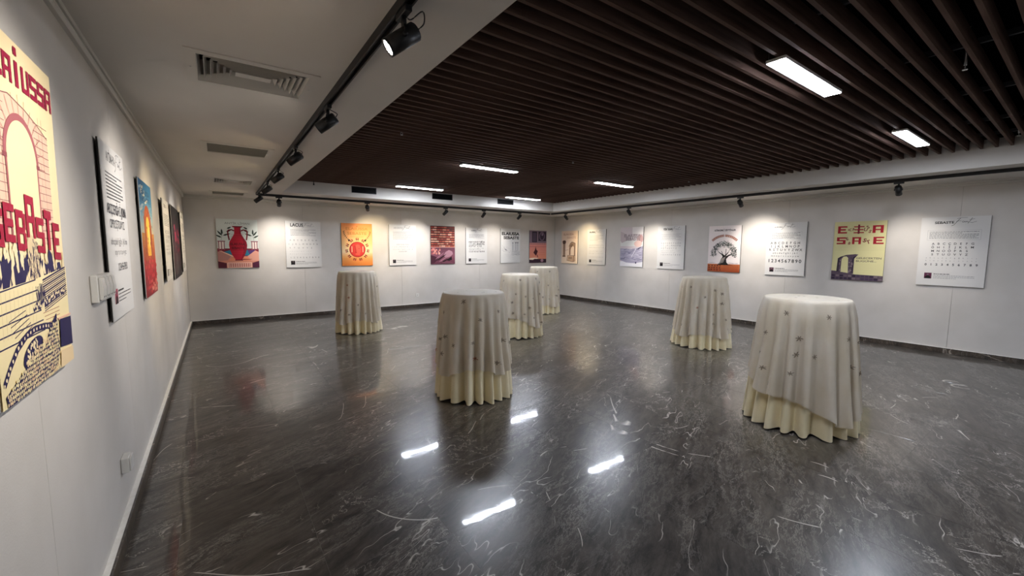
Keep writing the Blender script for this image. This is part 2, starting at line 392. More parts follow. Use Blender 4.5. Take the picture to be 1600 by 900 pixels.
# ------------------------------------------------------------------ LED lights under the slats
LN = ['long LED ceiling light nearest the camera, crossing the dark slats', 'LED ceiling light near the right wall, close to the picture edge', 'LED ceiling light in the middle of the left row', 'LED ceiling light of the left row, nearest the back wall', 'LED ceiling light of the right row, in front of the farthest one', 'farthest LED ceiling light, near the back right corner', 'LED ceiling light behind the camera on the left side', 'LED ceiling light behind the camera on the right side']
for (lx, ly), lab in zip(LIGHTS, LN):
    t = empty('led_light', (lx, ly, ZW - 0.006)); tag(t, 'bright white ' + lab, 'ceiling light', 'LED lights under the slatted ceiling')
    box('housing', (-0.485, -0.058, -0.020), (0.485, 0.058, 0.0), M_white, t, 0.002)
    box('diffuser', (-0.480, -0.053, -0.0235), (0.480, 0.053, -0.0202), M_diff, t, 0.001)
    for s in (-1, 1):
        bm = bmesh.new(); tube_bm(bm, [(s * 0.46, 0.052, 0.0), (s * 0.46, 0.052, 0.06), (s * 0.46, 0.045, 0.11)], 0.002, 6)
        link('hanger', mesh_of(bm, 'hanger', M_steel), None, t)

# ------------------------------------------------------------------ track rails and spotlights
def rail(axis, c, a0, a1, label):
    t = empty('track_rail', (c, (a0 + a1) / 2, ZS) if axis == 1 else ((a0 + a1) / 2, c, ZS), 0 if axis == 0 else PI / 2)
    tag(t, label, 'track rail')
    L = (a1 - a0) / 2; bm = bmesh.new()
    for y0, y1, z0, z1 in ((-0.0195, 0.0195, -0.010, 0), (-0.0195, -0.012, -0.042, -0.010), (0.012, 0.0195, -0.042, -0.010)): box_bm(bm, -L, y0, z0, L, y1, z1)
    link('channel', mesh_of(bm, 'channel', M_track), None, t)
    box('conductor', (-L + 0.01, -0.009, -0.024), (L - 0.01, 0.009, -0.012), M_black, t)
    for s in (-1, 1): box('end_cap', (min(s * L, s * (L + 0.006)), -0.0195, -0.042), (max(s * L, s * (L + 0.006)), 0.0195, 0), M_black, t)
rail(1, TLX, -2.2, 9.10, 'black lighting track under the left soffit, beside the air vents')
rail(0, TBY, 0.70, 7.80, 'black lighting track along the back wall above the posters')
rail(1, TRX, -2.0, 9.12, 'black lighting track along the right wall above the posters')
HEAD = {}
def head_meshes():
    bm = bmesh.new(); cyl_bm(bm, (0, 0, -0.055), (0, 0, 0.075), 0.037, 0.037, 28)
    body = mesh_of(bm, 'lamp_housing', M_black)
    bm = bmesh.new()      # front ring
    n = 28; rr = [(0.037, 0.075), (0.037, 0.082), (0.031, 0.082), (0.029, 0.0752)]
    R = [[bm.verts.new((r * math.cos(2*PI*i/n), r * math.sin(2*PI*i/n), z)) for i in range(n)] for r, z in rr]
    for A, B in zip(R, R[1:]):
        for i in range(n): bm.faces.new((A[i], A[(i+1) % n], B[(i+1) % n], B[i]))
    ring = mesh_of(bm, 'front_ring', M_black)
    lens = {}
    for c in 'nw':
        bm = bmesh.new(); cyl_bm(bm, (0, 0, 0.0752), (0, 0, 0.0775), 0.028, 0.028, 24); lens[c] = mesh_of(bm, 'lens', M_lens[c])
    bm = bmesh.new(); cyl_bm(bm, (0, 0, -0.061), (0, 0, -0.055), 0.031, 0.035, 24); cap = mesh_of(bm, 'rear_cap', M_black)
    for me in (body, cap, ring):
        for p in me.polygons: p.use_smooth = len(p.vertices) == 4
    return body, ring, lens, cap
body_me, ring_me, lens_me, cap_me = head_meshes()
def spotlight(at, axis, target, label, group, warm='n', power=1.0, size=74, cable=False):
    at = Vector(at); t = empty('track_spotlight', at); tag(t, label, 'spotlight', group)
    a = (0.055, 0.014) if axis == 0 else (0.014, 0.055)
    box('adapter', (-a[0], -a[1], -0.024), (a[0], a[1], 0.0), M_black, t, 0.002)
    cyl('stem', (0, 0, -0.062), (0, 0, -0.024), 0.011, M_black, t, n=14)
    piv = Vector((0, 0, -0.105)); d = (Vector(target) - (at + piv)).normalized()
    q = d.to_track_quat('Z', 'Y')
    side = d.cross(Vector((0, 0, 1))).normalized()
    bm = bmesh.new()
    for s in (-1, 1):
        tube_bm(bm, [Vector((0, 0, -0.062)), side * s * 0.030 + Vector((0, 0, -0.066)), side * s * 0.0405 + Vector((0, 0, -0.085)), side * s * 0.0405 + piv], 0.0045, 8)
    cyl_bm(bm, side * 0.046 + piv, side * 0.0365 + piv, 0.010, 0.010, 12); cyl_bm(bm, -side * 0.0365 + piv, -side * 0.046 + piv, 0.010, 0.010, 12)
    link('bracket', mesh_of(bm, 'bracket', M_black, True), None, t)
    h = link('lamp_housing', body_me, None, t); h.location = piv; h.rotation_mode = 'QUATERNION'; h.rotation_quaternion = q
    link('front_ring', ring_me, None, h); link('lens', lens_me[warm], None, h); link('rear_cap', cap_me, None, h)
    back = piv - d * 0.058; bm = bmesh.new()
    rr = 0.06 if cable else 0.02
    P = [back, back - d * rr * 0.7 + Vector((0, 0, 0.01)), back - d * rr * 0.6 + Vector((0, 0, rr)), Vector((0, 0, -0.03)) - Vector((d.x, d.y, 0)) * 0.035 + Vector((0, 0, 0.0)), Vector((0, 0, -0.018)) - Vector((d.x, d.y, 0)) * 0.008]
    pts = []
    for i in range(len(P) - 1):
        p0, p1, p2, p3 = P[max(i-1, 0)], P[i], P[i+1], P[min(i+2, len(P)-1)]
        for k in range(5):
            u = k / 5; pts.append(0.5 * ((2*p1) + (p2 - p0) * u + (2*p0 - 5*p1 + 4*p2 - p3) * u*u + (3*p1 - p0 - 3*p2 + p3) * u**3))
    pts.append(P[-1]); tube_bm(bm, pts, 0.0028, 6)
    link('cable', mesh_of(bm, 'cable', M_black, True), None, t)
    ld = bpy.data.lights.new('beam', 'SPOT'); ld.energy = SPOT * power; ld.spot_size = math.radians(size); ld.spot_blend = 1.0
    ld.shadow_soft_size = 0.022; ld.color = (1.0, 0.93, 0.85) if warm == 'n' else (1.0, 0.80, 0.50)
    lo = bpy.data.objects.new('beam', ld); COL.objects.link(lo); lo.parent = h
    lo.location = (0, 0, 0.09); lo.rotation_euler = (PI, 0, 0)
    return t
ZT = ZS - 0.042
GL = 'spotlights on the left track'
for i, (yy, ty, wm, pw, tz) in enumerate([(1.69, 1.98, 'n', 1.1, 1.5), (3.09, 3.75, 'n', 1.1, 1.5), (4.49, 5.2, 'w', 1.0, 1.5), (5.87, 6.55, 'w', 0.9, 1.5), (7.17, 7.8, 'n', 1.0, 1.5), (8.69, 9.2, 'w', 0.8, 1.5)]):
    lab = ['black track spotlight with a glaring lens and looped cable, nearest the camera', 'black track spotlight second from the camera, beside the first ceiling vent', 'black track spotlight third from the camera on the left track', 'black track spotlight fourth from the camera on the left track', 'black track spotlight fifth from the camera on the left track', 'black track spotlight farthest along the left track, by the back wall'][i]
    spotlight((TLX, yy, ZT), 1, (XL, ty, tz), lab, GL, wm, pw, cable=(i == 0))
GB = 'spotlights on the back track'
for i, (xx, tx, wm, pw, tz) in enumerate([(1.02, 1.12, 'n', 1.05, 1.45), (2.68, 3.15, 'w', 1.1, 1.6), (4.53, 4.05, 'n', 1.0, 1.5), (5.60, 5.45, 'n', 0.7, 1.5), (6.73, 6.5, 'n', 0.7, 1.5)]):
    lab = ['black track spotlight above the gap between the red vase and first white poster', 'black track spotlight above the orange coin poster', 'black track spotlight tilted left above the brick and hand poster', 'black track spotlight above the white poster with bold black alphabet', 'black track spotlight above the white ruins sketch poster'][i]
    spotlight((xx, TBY, ZT), 0, (tx, YB, tz), lab, GB, wm, pw)
GR = 'spotlights on the right track'
for i, (yy, ty, wm, pw, tz) in enumerate([(8.52, 8.75, 'w', 1.0, 1.6), (6.38, 6.45, 'n', 1.1, 1.4), (3.865, 3.95, 'n', 1.35, 1.5), (1.70, 1.75, 'n', 0.65, 1.3)]):
    lab = ['black track spotlight beside the back corner, above the beige arch poster', 'black track spotlight between the lavender ruin poster and next white poster', 'black track spotlight between the tree poster and the next white poster', 'black track spotlight nearest the picture edge, above the yellow poster'][i]
    spotlight((TRX, yy, ZT), 1, (XR, ty, tz), lab, GR, wm, pw)

# ------------------------------------------------------------------ sprinklers and a sensor below the slats
for i, (x, y) in enumerate([(1.66, 4.37), (4.12, 4.35), (6.92, 4.33), (4.08, 0.61), (6.83, 0.58)]):
    t = empty('sprinkler', (x, y, ZW + 0.012))
    tag(t, 'small steel sprinkler head hanging between the slats, ' + ['over the left side of the room', 'over the middle of the room', 'farthest along near the right riser', 'near the LED light closest to camera', 'at the edge beside the right riser'][i], 'sprinkler', 'sprinklers in the slatted ceiling')
    cyl('pipe', (0, 0, 0), (0, 0, 0.24), 0.008, M_steel, t, n=10)
    cyl('deflector', (0, 0, -0.030), (0, 0, -0.027), 0.014, M_steel, t, n=14)
    bm = bmesh.new()
    for s in (-1, 1): tube_bm(bm, [(0, 0, 0.0), (s * 0.011, 0, -0.008), (s * 0.011, 0, -0.018), (0, 0, -0.027)], 0.0022, 6)
    link('frame', mesh_of(bm, 'frame', M_steel), None, t)
t = empty('motion_sensor', (1.50, 8.35, ZW)); tag(t, 'small black sensor hanging below the slats by the back riser', 'sensor')
cyl('rod', (0, 0, -0.05), (0, 0, 0.0), 0.007, M_black, t, n=10); cyl('sensor_head', (0, 0, -0.085), (0, 0, -0.05), 0.015, M_black, t, r1=0.010, n=14)

# ------------------------------------------------------------------ sockets
def socket(loc, rz, label):
    t = empty('power_socket', loc, rz); tag(t, label, 'socket')
    box('cover_plate', (-0.041, -0.010, 0), (0.041, 0, 0.082), M_white, t, 0.003)
    cyl('socket_well', (0, -0.0115, 0.041), (0, -0.0095, 0.041), 0.021, M_vent, t, n=20)
    for s in (-1, 1): cyl('pin_hole', (s * 0.009, -0.0125, 0.041), (s * 0.009, -0.0114, 0.041), 0.003, M_hole, t, n=8)
socket((4.214, YB - 0.001, 0.27), 0, 'white power socket low on the back wall between two cloth-covered tables')
t = empty('power_socket', (XL + 0.001, 3.05, 0.30), PI / 2); tag(t, 'white surface power socket low on the left wall', 'socket')
box('back_box', (-0.045, -0.035, 0), (0.045, 0, 0.085), M_white, t, 0.004); box('cover_plate', (-0.040, -0.043, 0.004), (0.040, -0.035, 0.081), M_white, t, 0.003)
t = empty('socket_strip', (XL + 0.001, 2.70, 1.28), PI / 2); tag(t, 'white surface block of light switches and sockets beside the second poster', 'switch block')
box('back_box', (0, -0.028, 0), (0.315, 0, 0.130), M_white, t, 0.004)
for k in range(4):
    bm = bmesh.new()
    P = [(-0.028, 0.012), (-0.040, 0.012), (-0.043, 0.030), (-0.046, 0.070), (-0.040, 0.118), (-0.028, 0.120)]
    x0 = 0.008 + k * 0.076
    A = [bm.verts.new((x0, a, b_)) for a, b_ in P]; B = [bm.verts.new((x0 + 0.066, a, b_)) for a, b_ in P]
    for i in range(len(P)): bm.faces.new((A[i], A[(i+1) % 6], B[(i+1) % 6], B[i]))
    bm.faces.new(A); bm.faces.new(B[::-1]); bmesh.ops.recalc_face_normals(bm, faces=bm.faces[:])
    bmesh.ops.bevel(bm, geom=bm.edges[:], offset=0.003, segments=2, affect='EDGES')
    md = link('switch_module', mesh_of(bm, 'switch_module', M_white), None, t)
    for s in (0.018, 0.048): cyl('contact_hole', (x0 + s, -0.0435, 0.028), (x0 + s, -0.0405, 0.028), 0.0035, M_hole, md, n=8)

# ------------------------------------------------------------------ cocktail tables under two cloths
def wrap(a): return (a + PI) % (2 * PI) - PI
def make_table(loc, seed, label, hem0, tilt, tdir, corner, rb=0.385, H=1.10, nf=19):
    rnd = random.Random(seed)
    t = empty('cocktail_table', loc); tag(t, label, 'table', 'tall round tables under cloths')
    cyl('tabletop', (0, 0, H - 0.035), (0, 0, H - 0.012), 0.305, M_wood, t, n=40)
    cyl('pole', (0, 0, 0.02), (0, 0, H - 0.035), 0.028, M_pole, t, n=16); cyl('foot', (0, 0, 0), (0, 0, 0.02), 0.24, M_pole, t, r1=0.21, n=32)
    p1, p2, p3 = (rnd.uniform(0, 6.28) for _ in range(3))
    def phase(th): return nf * th + 1.1 * math.sin(2 * th + p1) + 0.9 * math.sin(3 * th + p2) + 0.5 * math.sin(5 * th + p3)
    amps = [rnd.uniform(0.6, 1.3) for _ in range(nf + 1)]
    def fold(th):
        ph = phase(th % (2 * PI)); c = math.cos(ph)
        k = int(((ph + PI) // (2 * PI)) % nf)
        return (math.copysign(abs(c) ** (0.65 if c > 0 else 1.1), c)) * (amps[k] if c > 0 else 1.15) * 0.8
    lean = rnd.uniform(0, 6.28)
    def R(th, z, over=0.0):
        s = max(0.0, (H - z) / H)
        base = 0.320 + 0.004 * min(1, s * 12) + (rb - 0.324) * s ** 0.9 + 0.012 * s * math.cos(th - lean)
        A = 0.060 * s ** 0.85
        f = fold(th)
        return base + A * f + over * (0.003 + 0.013 * min(1.0, s * 8) + 0.003 * s)
    def grid(name, m, parent, hem, over, flare, nz=30, nt=480):
        bm = bmesh.new(); rings = []
        topz = H + (0.003 if over else 0.0)
        for r in (0.0, 0.10, 0.20, 0.28, 0.308):
            rings.append([bm.verts.new((r * math.cos(2*PI*i/nt), r * math.sin(2*PI*i/nt), topz)) for i in range(nt)] if r > 0 else None)
        c = bm.verts.new((0, 0, topz))
        # turned edge, then the drop
        rings.append([bm.verts.new(((0.316) * math.cos(2*PI*i/nt), (0.316) * math.sin(2*PI*i/nt), topz - 0.0025)) for i in range(nt)])
        for k in range(1, nz + 1):
            row = []
            for i in range(nt):
                th = 2 * PI * i / nt; hz = hem(th); u = (k / nz) ** 1.15
                z = (topz - 0.006) + (hz - topz + 0.006) * u
                r = R(th, z, over) + (flare(th) * u ** 3 if flare else 0)
                row.append(bm.verts.new((r * math.cos(th), r * math.sin(th), z)))
            rings.append(row)
        for i in range(nt): bm.faces.new((c, rings[1][i], rings[1][(i + 1) % nt]))
        for A, B in zip(rings[1:], rings[2:]):
            for i in range(nt): bm.faces.new((A[i], B[i], B[(i + 1) % nt], A[(i + 1) % nt]))
        me = mesh_of(bm, name, m, True)
        for p in me.polygons[:nt * 5]: p.use_smooth = False
        return link(name, me, None, parent)
    bp1 = rnd.uniform(0, 6.28)
    def hem_base(th): return 0.004 + 0.010 * (1 - fold(th)) * 0.5 + 0.010 * max(0, math.sin(2 * th + bp1))
    grid('tablecloth', M_cloth, t, hem_base, 0.0, lambda th: 0.02 * max(0, math.sin(2 * th + bp1 + 0.6)) ** 2)
    def lobe(th): return abs(math.cos(2 * (th - corner)))
    def hem_over(th):
        return max(0.035, hem0 + tilt * math.cos(th - tdir) - 0.07 * lobe(th) ** 3 + 0.016 * fold(th + 0.02))
    def flare(th): return 0.035 * lobe(th) ** 4
    ov = grid('overlay_cloth', M_lace, t, hem_over, 1.0, flare)
    # embroidered stars, small petals lying on the overlay
    def star(fn, m, sz, rot):
        bm = bmesh.new(); n = 6; c = bm.verts.new(fn(0, 0))
        for k in range(n):
            a = rot + 2 * PI * k / n; L = sz * rnd.uniform(0.75, 1.1)
            q = [(0.25 * L * math.cos(a - 0.55), 0.25 * L * math.sin(a - 0.55)), (0.72 * L * math.cos(a - 0.20), 0.72 * L * math.sin(a - 0.20)), (L * math.cos(a), L * math.sin(a)), (0.72 * L * math.cos(a + 0.20), 0.72 * L * math.sin(a + 0.20)), (0.25 * L * math.cos(a + 0.55), 0.25 * L * math.sin(a + 0.55))]
            v = [bm.verts.new(fn(*p)) for p in q]; bm.faces.new([c] + v)
        o = link('embroidered_star', mesh_of(bm, 'embroidered_star', m), None, ov); return o
    pts = []; tries = 0
    while len(pts) < 34 and tries < 4000:
        tries += 1; th = rnd.uniform(0, 2 * PI); z = rnd.uniform(hem_over(th) + 0.05, H - 0.05)
        if all(math.hypot(wrap(th - a) * 0.37, z - b_) > 0.125 for a, b_ in pts): pts.append((th, z))
    for j, (th, z) in enumerate(pts):
        def fn(u, v, th=th, z=z):
            a = th + u / 0.37; zz = z + v
            u3 = max(0, min(1, (H - 0.003 - zz) / (H - 0.003 - hem_over(a)))) ** (1 / 1.15)
            r = R(a, zz, 1.0) + flare(a) * (u3 ** 1.15) ** 3 + 0.0035
            return (r * math.cos(a), r * math.sin(a), zz)
        star(fn, M_flower2 if j % 11 == 3 else M_flower, rnd.uniform(0.022, 0.031), rnd.uniform(0, 6))
    for j in range(5):
        a = rnd.uniform(0, 6.28); r0 = rnd.uniform(0.05, 0.25)
        star(lambda u, v, a=a, r0=r0: (r0 * math.cos(a) + u, r0 * math.sin(a) + v, H + 0.0045), M_flower, 0.017, a)
    return t
TABLES = [
 ((2.09, 7.87), 11, 'white and ivory cloth-covered tall table in front of the orange coin poster', 0.27, 0.03, 1.2, -1.04, 0.372, 1.105),
 ((2.185, 3.78), 12, 'ivory cloth-covered tall table with a shaded grey top, between the camera and the middle tables', 0.33, 0.02, -2.0, -1.31, 0.375, 1.085),
 ((4.355, 5.895), 13, 'cloth-covered tall table directly behind the front middle one', 0.33, 0.12, 2.5, -1.42, 0.36, 1.09),
 ((6.42, 7.72), 14, 'farthest cloth-covered tall table, close to the back corner', 0.22, 0.02, 0.0, -1.48, 0.355, 1.10),
 ((6.38, 3.64), 15, 'cloth-covered tall table in front of the olive tree poster', 0.26, 0.03, 0.5, -1.84, 0.40, 1.10),
 ((4.24, 1.465), 16, 'cloth-covered tall table with a bright white top, in front of the yellow poster', 0.30, 0.14, 1.7, -2.02, 0.395, 1.125),
]
for (x, y), sd, lab, hem0, tilt, tdir, corner, rb, ht in TABLES: make_table((x, y, 0), sd, lab, hem0, tilt, tdir, corner, rb, ht)

# ------------------------------------------------------------------ posters: flat print as coloured polygons on a board
TXT = {}
def glyphs(s, bold=0.0, shear=0.0):
    key = (s, bold, shear)
    if key in TXT: return TXT[key]
    cu = bpy.data.curves.new('t', 'FONT'); cu.body = s; cu.size = 1.0; cu.offset = bold; cu.shear = shear; cu.resolution_u = 3
    o = bpy.data.objects.new('t', cu); COL.objects.link(o)
    bpy.context.view_layer.update()
    ev = o.evaluated_get(bpy.context.evaluated_depsgraph_get()); me = ev.to_mesh()
    vs = [(v.co.x, v.co.y) for v in me.vertices]; fs = [tuple(p.vertices) for p in me.polygons]
    ev.to_mesh_clear(); bpy.data.objects.remove(o); bpy.data.curves.remove(cu)
    x0 = min((v[0] for v in vs), default=0); x1 = max((v[0] for v in vs), default=1)
    TXT[key] = (vs, fs, x0, x1); return TXT[key]
class Art:
    def __init__(s, seed=0): s.v = []; s.f = []; s.c = []; s.L = 0.0002; s.r = random.Random(seed)
    def up(s): s.L += 0.00012; return s
    def add(s, pts, faces, col):
        s.L += 0.000005
        b = len(s.v); s.v += [(p[0], -s.L, p[1]) for p in pts]; col = lin(col)
        for f in faces: s.f.append(tuple(b + i for i in f)); s.c.append(col)
    def poly(s, pts, col):
        # orientation: seen from -y
        a = sum(pts[i][0] * pts[(i+1) % len(pts)][1] - pts[(i+1) % len(pts)][0] * pts[i][1] for i in range(len(pts)))
        idx = list(range(len(pts)))
        s.add(pts, [idx if a > 0 else idx[::-1]], col)
    def rect(s, x0, y0, x1, y1, col): s.poly([(x0, y0), (x1, y0), (x1, y1), (x0, y1)], col)
    def line(s, p, q, w, col):
        dx, dy = q[0] - p[0], q[1] - p[1]; L = math.hypot(dx, dy) or 1; nx, ny = -dy / L * w / 2, dx / L * w / 2
        s.poly([(p[0] + nx, p[1] + ny), (p[0] - nx, p[1] - ny), (q[0] - nx, q[1] - ny), (q[0] + nx, q[1] + ny)], col)
    def pline(s, P, w, col):
        for p, q in zip(P, P[1:]): s.line(p, q, w, col)
    def ell(s, cx, cy, rx, ry, col, n=24, rot=0.0, a0=0, a1=2 * PI):
        full = abs(a1 - a0 - 2 * PI) < 1e-6
        P = []
        for i in range(n if full else n + 1):
            a = a0 + (a1 - a0) * i / n; x, y = rx * math.cos(a), ry * math.sin(a)
            P.append((cx + x * math.cos(rot) - y * math.sin(rot), cy + x * math.sin(rot) + y * math.cos(rot)))
        s.poly(P, col)
    def arc(s, cx, cy, r0, r1, a0, a1, col, n=20):
        for i in range(n):
            t0, t1 = a0 + (a1 - a0) * i / n, a0 + (a1 - a0) * (i + 1) / n
            s.poly([(cx + r * math.cos(t), cy + r * math.sin(t)) for r, t in ((r0, t0), (r1, t0), (r1, t1), (r0, t1))], col)
    def text(s, t, x, y, h, col, width=None, align='l', bold=0.0, shear=0.0, rot=0.0):
        vs, fs, x0, x1 = glyphs(t, bold, shear); k = h / 0.72
        kx = k if width is None else width / (x1 - x0)
        off = {'l': 0, 'c': -(x1 - x0) * kx / 2, 'r': -(x1 - x0) * kx}[align]
        c, sn = math.cos(rot), math.sin(rot); P = []
        for vx, vy in vs:
            a, b_ = (vx - x0) * kx + off, vy * k; P.append((x + a * c - b_ * sn, y + a * sn + b_ * c))
        s.add(P, fs, col)
    def spaced(s, t, x0, x1, y, h, col, bold=0.0, shear=0.0):
        ch = t.split(' '); n = len(ch)
        for i, cc in enumerate(ch):
            s.text(cc, x0 + (x1 - x0) * (i / (n - 1) if n > 1 else 0.5), y, h, col, align='c', bold=bold, shear=shear)
    def dashes(s, x0, x1, y, h, col):
        x = x0
        while x < x1 - 0.004:
            w_ = min(s.r.uniform(0.010, 0.034), x1 - x); s.rect(x, y, x + w_, y + h, col); x += w_ + 0.006
    def blob(s, cx, cy, r, col, n=9, j=0.35, sy=1.0):
        s.poly([(cx + r * s.r.uniform(1 - j, 1 + j) * math.cos(2*PI*i/n), cy + sy * r * s.r.uniform(1 - j, 1 + j) * math.sin(2*PI*i/n)) for i in range(n)], col)
    def leaf(s, x, y, L, wd, a, col):
        c, sn = math.cos(a), math.sin(a)
        P = [(0, 0), (L * .3, wd), (L * .7, wd * .8), (L, 0), (L * .7, -wd * .8), (L * .3, -wd)]
        s.poly([(x + u * c - v * sn, y + u * sn + v * c) for u, v in P], col)
    def build(s, parent, w, h, back=0.030, w0=0.7, h0=1.0):
        me = bpy.data.meshes.new('print'); me.from_pydata([(x * w / w0, y - back, z * h / h0) for x, y, z in s.v], [], s.f)
        at = me.attributes.new('Col', 'FLOAT_COLOR', 'FACE'); at.data.foreach_set('color', [x for c in s.c for x in c])
        me.materials.append(M_print); return link('print', me, None, parent)
BLK = {'E': [(0,0,.3,1),(.3,0,1,.2),(.3,.4,.85,.6),(.3,.8,1,1)], 'L': [(0,0,.3,1),(.3,0,1,.22)], 'A': [(0,0,.28,1),(.72,0,1,1),(.28,.8,.72,1),(.28,.36,.72,.52)],
 'I': [(.3,0,.7,1)], 'U': [(0,0,.3,1),(.7,0,1,1),(.3,0,.7,.2)], 'S': [(0,.8,1,1),(0,.42,.3,.8),(0,.42,1,.6),(.7,.2,1,.42),(0,0,1,.2)],
 'B': [(0,0,.3,1),(.72,.06,1,.46),(.72,.54,1,.94),(.3,.82,.8,1),(.3,.42,.9,.58),(.3,0,.8,.18)], 'T': [(0,.78,1,1),(.34,0,.66,.78)]}
def block(a, ch, x, y, w_, h, col, lean=0.0, skew=0.0):
    for x0, y0, x1, y1 in BLK[ch]:
        P = [(x + u * w_ + v * h * lean, y + v * h + u * w_ * skew) for u, v in ((x0, y0), (x1, y0), (x1, y1), (x0, y1))]
        a.poly(P, col)

W, Hh = 0.7, 1.0
def bg(a, col): a.rect(0, 0, W, Hh, col)
def bands(a, cols, y0=0.0, y1=1.0, n=24, x0=0, x1=W):
    for i in range(n):
        t = i / (n - 1) * (len(cols) - 1); k = min(int(t), len(cols) - 2); f = t - k
        c = [cols[k][j] * (1 - f) + cols[k + 1][j] * f for j in range(3)]
        a.rect(x0, y0 + (y1 - y0) * i / n, x1, y0 + (y1 - y0) * (i + 1) / n, c)
def rgb(h): return tuple(int(h[i:i + 2], 16) / 255 for i in (1, 3, 5))

def font_poster(title, rows, tcol='#2a2a2c', tb=0.03, tx=0.14, tw=0.24, ty=0.905, th=0.042, script='#3a3a3c', photo='#2a1c24', box_y=(0.66, 0.84), box=True, para=7, pcol='#8d8d90', seed=1, pshape='sq', py=0.06):
    a = Art(seed); bg(a, '#d9d7d4'); a.up()
    a.text(title, tx, ty, th, tcol, width=tw, bold=tb)
    # the handwritten word Font beside the title
    a.up(); sx = tx + tw + 0.01
    def scr(P, w_=0.0035): a.pline([(sx + p[0], ty + p[1]) for p in P], w_, script)
    scr([(-0.035, -0.035), (-0.01, -0.02), (0.02, 0.03), (0.05, 0.072)], 0.005); scr([(0.015, 0.066), (0.06, 0.080), (0.12, 0.078)]); scr([(0.01, 0.024), (0.035, 0.036), (0.06, 0.034)])
    scr([(0.075, 0.01), (0.068, 0.022), (0.076, 0.032), (0.088, 0.026), (0.084, 0.012), (0.075, 0.01)]); scr([(0.088, 0.026), (0.100, 0.010), (0.104, 0.030), (0.114, 0.012), (0.120, 0.028), (0.132, 0.010)])
    scr([(0.125, -0.004), (0.145, 0.03), (0.165, 0.074)], 0.0045); scr([(0.135, 0.046), (0.19, 0.060)]); scr([(0.145, 0.012), (0.165, 0.004), (0.21, 0.022)])
    a.up()
    if box:
        y0, y1 = box_y
        for p, q in (((0.08, y0), (0.62, y0)), ((0.62, y0), (0.62, y1)), ((0.62, y1), (0.08, y1)), ((0.08, y1), (0.08, y0))): a.line(p, q, 0.002, '#9a9a9c')
    a.up()
    y0, y1 = box_y
    for i in range(para):
        x1 = 0.60 if i % 3 != 1 else a.r.uniform(0.40, 0.58)
        a.dashes(0.10, x1, y1 - 0.028 - i * (y1 - y0 - 0.03) / para, 0.0075, pcol)
    for r in rows: a.spaced(*r[:5], **(r[5] if len(r) > 5 else {}))
    a.up(); a.rect(0.085, py, 0.165, py + 0.085, photo); a.up()
    a.poly([(0.09, py), (0.16, py), (0.15, py + 0.035), (0.125, py + 0.05), (0.10, py + 0.03)], '#0e0b0d'); a.blob(0.125, py + 0.06, 0.012, '#6d5a60')
    for i in range(4): a.dashes(0.185, 0.36 if i == 0 else (0.60 if i < 3 else 0.42), py + 0.066 - i * 0.02, 0.009 if i == 0 else 0.0055, '#3c3c3e' if i == 0 else pcol)
    return a
K = '#2b2b2e'; G = '#77777a'
def abc(k, col, y=0.60, h=0.042, bold=0.0, dy=0.062, x0=0.11, x1=0.59, low=True, small=None):
    R = [('A B C Ç D E F G', x0, x1, y, h, col), ('Ğ H I İ J K L M', x0, x1, y - dy, h, col), ('N O Ö P R S Ş T', x0, x1, y - 2 * dy, h, col), ('U Ü V Y Z', x0, x1 - 0.16, y - 3 * dy, h, col)][:k]
    out = [(t, a_, b_, yy, hh, c) for t, a_, b_, yy, hh, c in R]
    return [(t, a_, b_, yy, hh) + (dict(col=c, bold=bold),) for t, a_, b_, yy, hh, c in out]
def rows_fix(R):  # Art.spaced(t, x0, x1, y, h, col, bold)
    o = []
    for r in R:
        d = dict(r[5]); c = d.pop('col'); o.append((r[0], r[1], r[2], r[3], r[4], c, d))
    return o
def FP(title, R, **kw):
    a = font_poster(title, [], **kw)
    for t, x0, x1, y, h, c, d in R: a.spaced(t, x0, x1, y, h, c, **d)
    return a

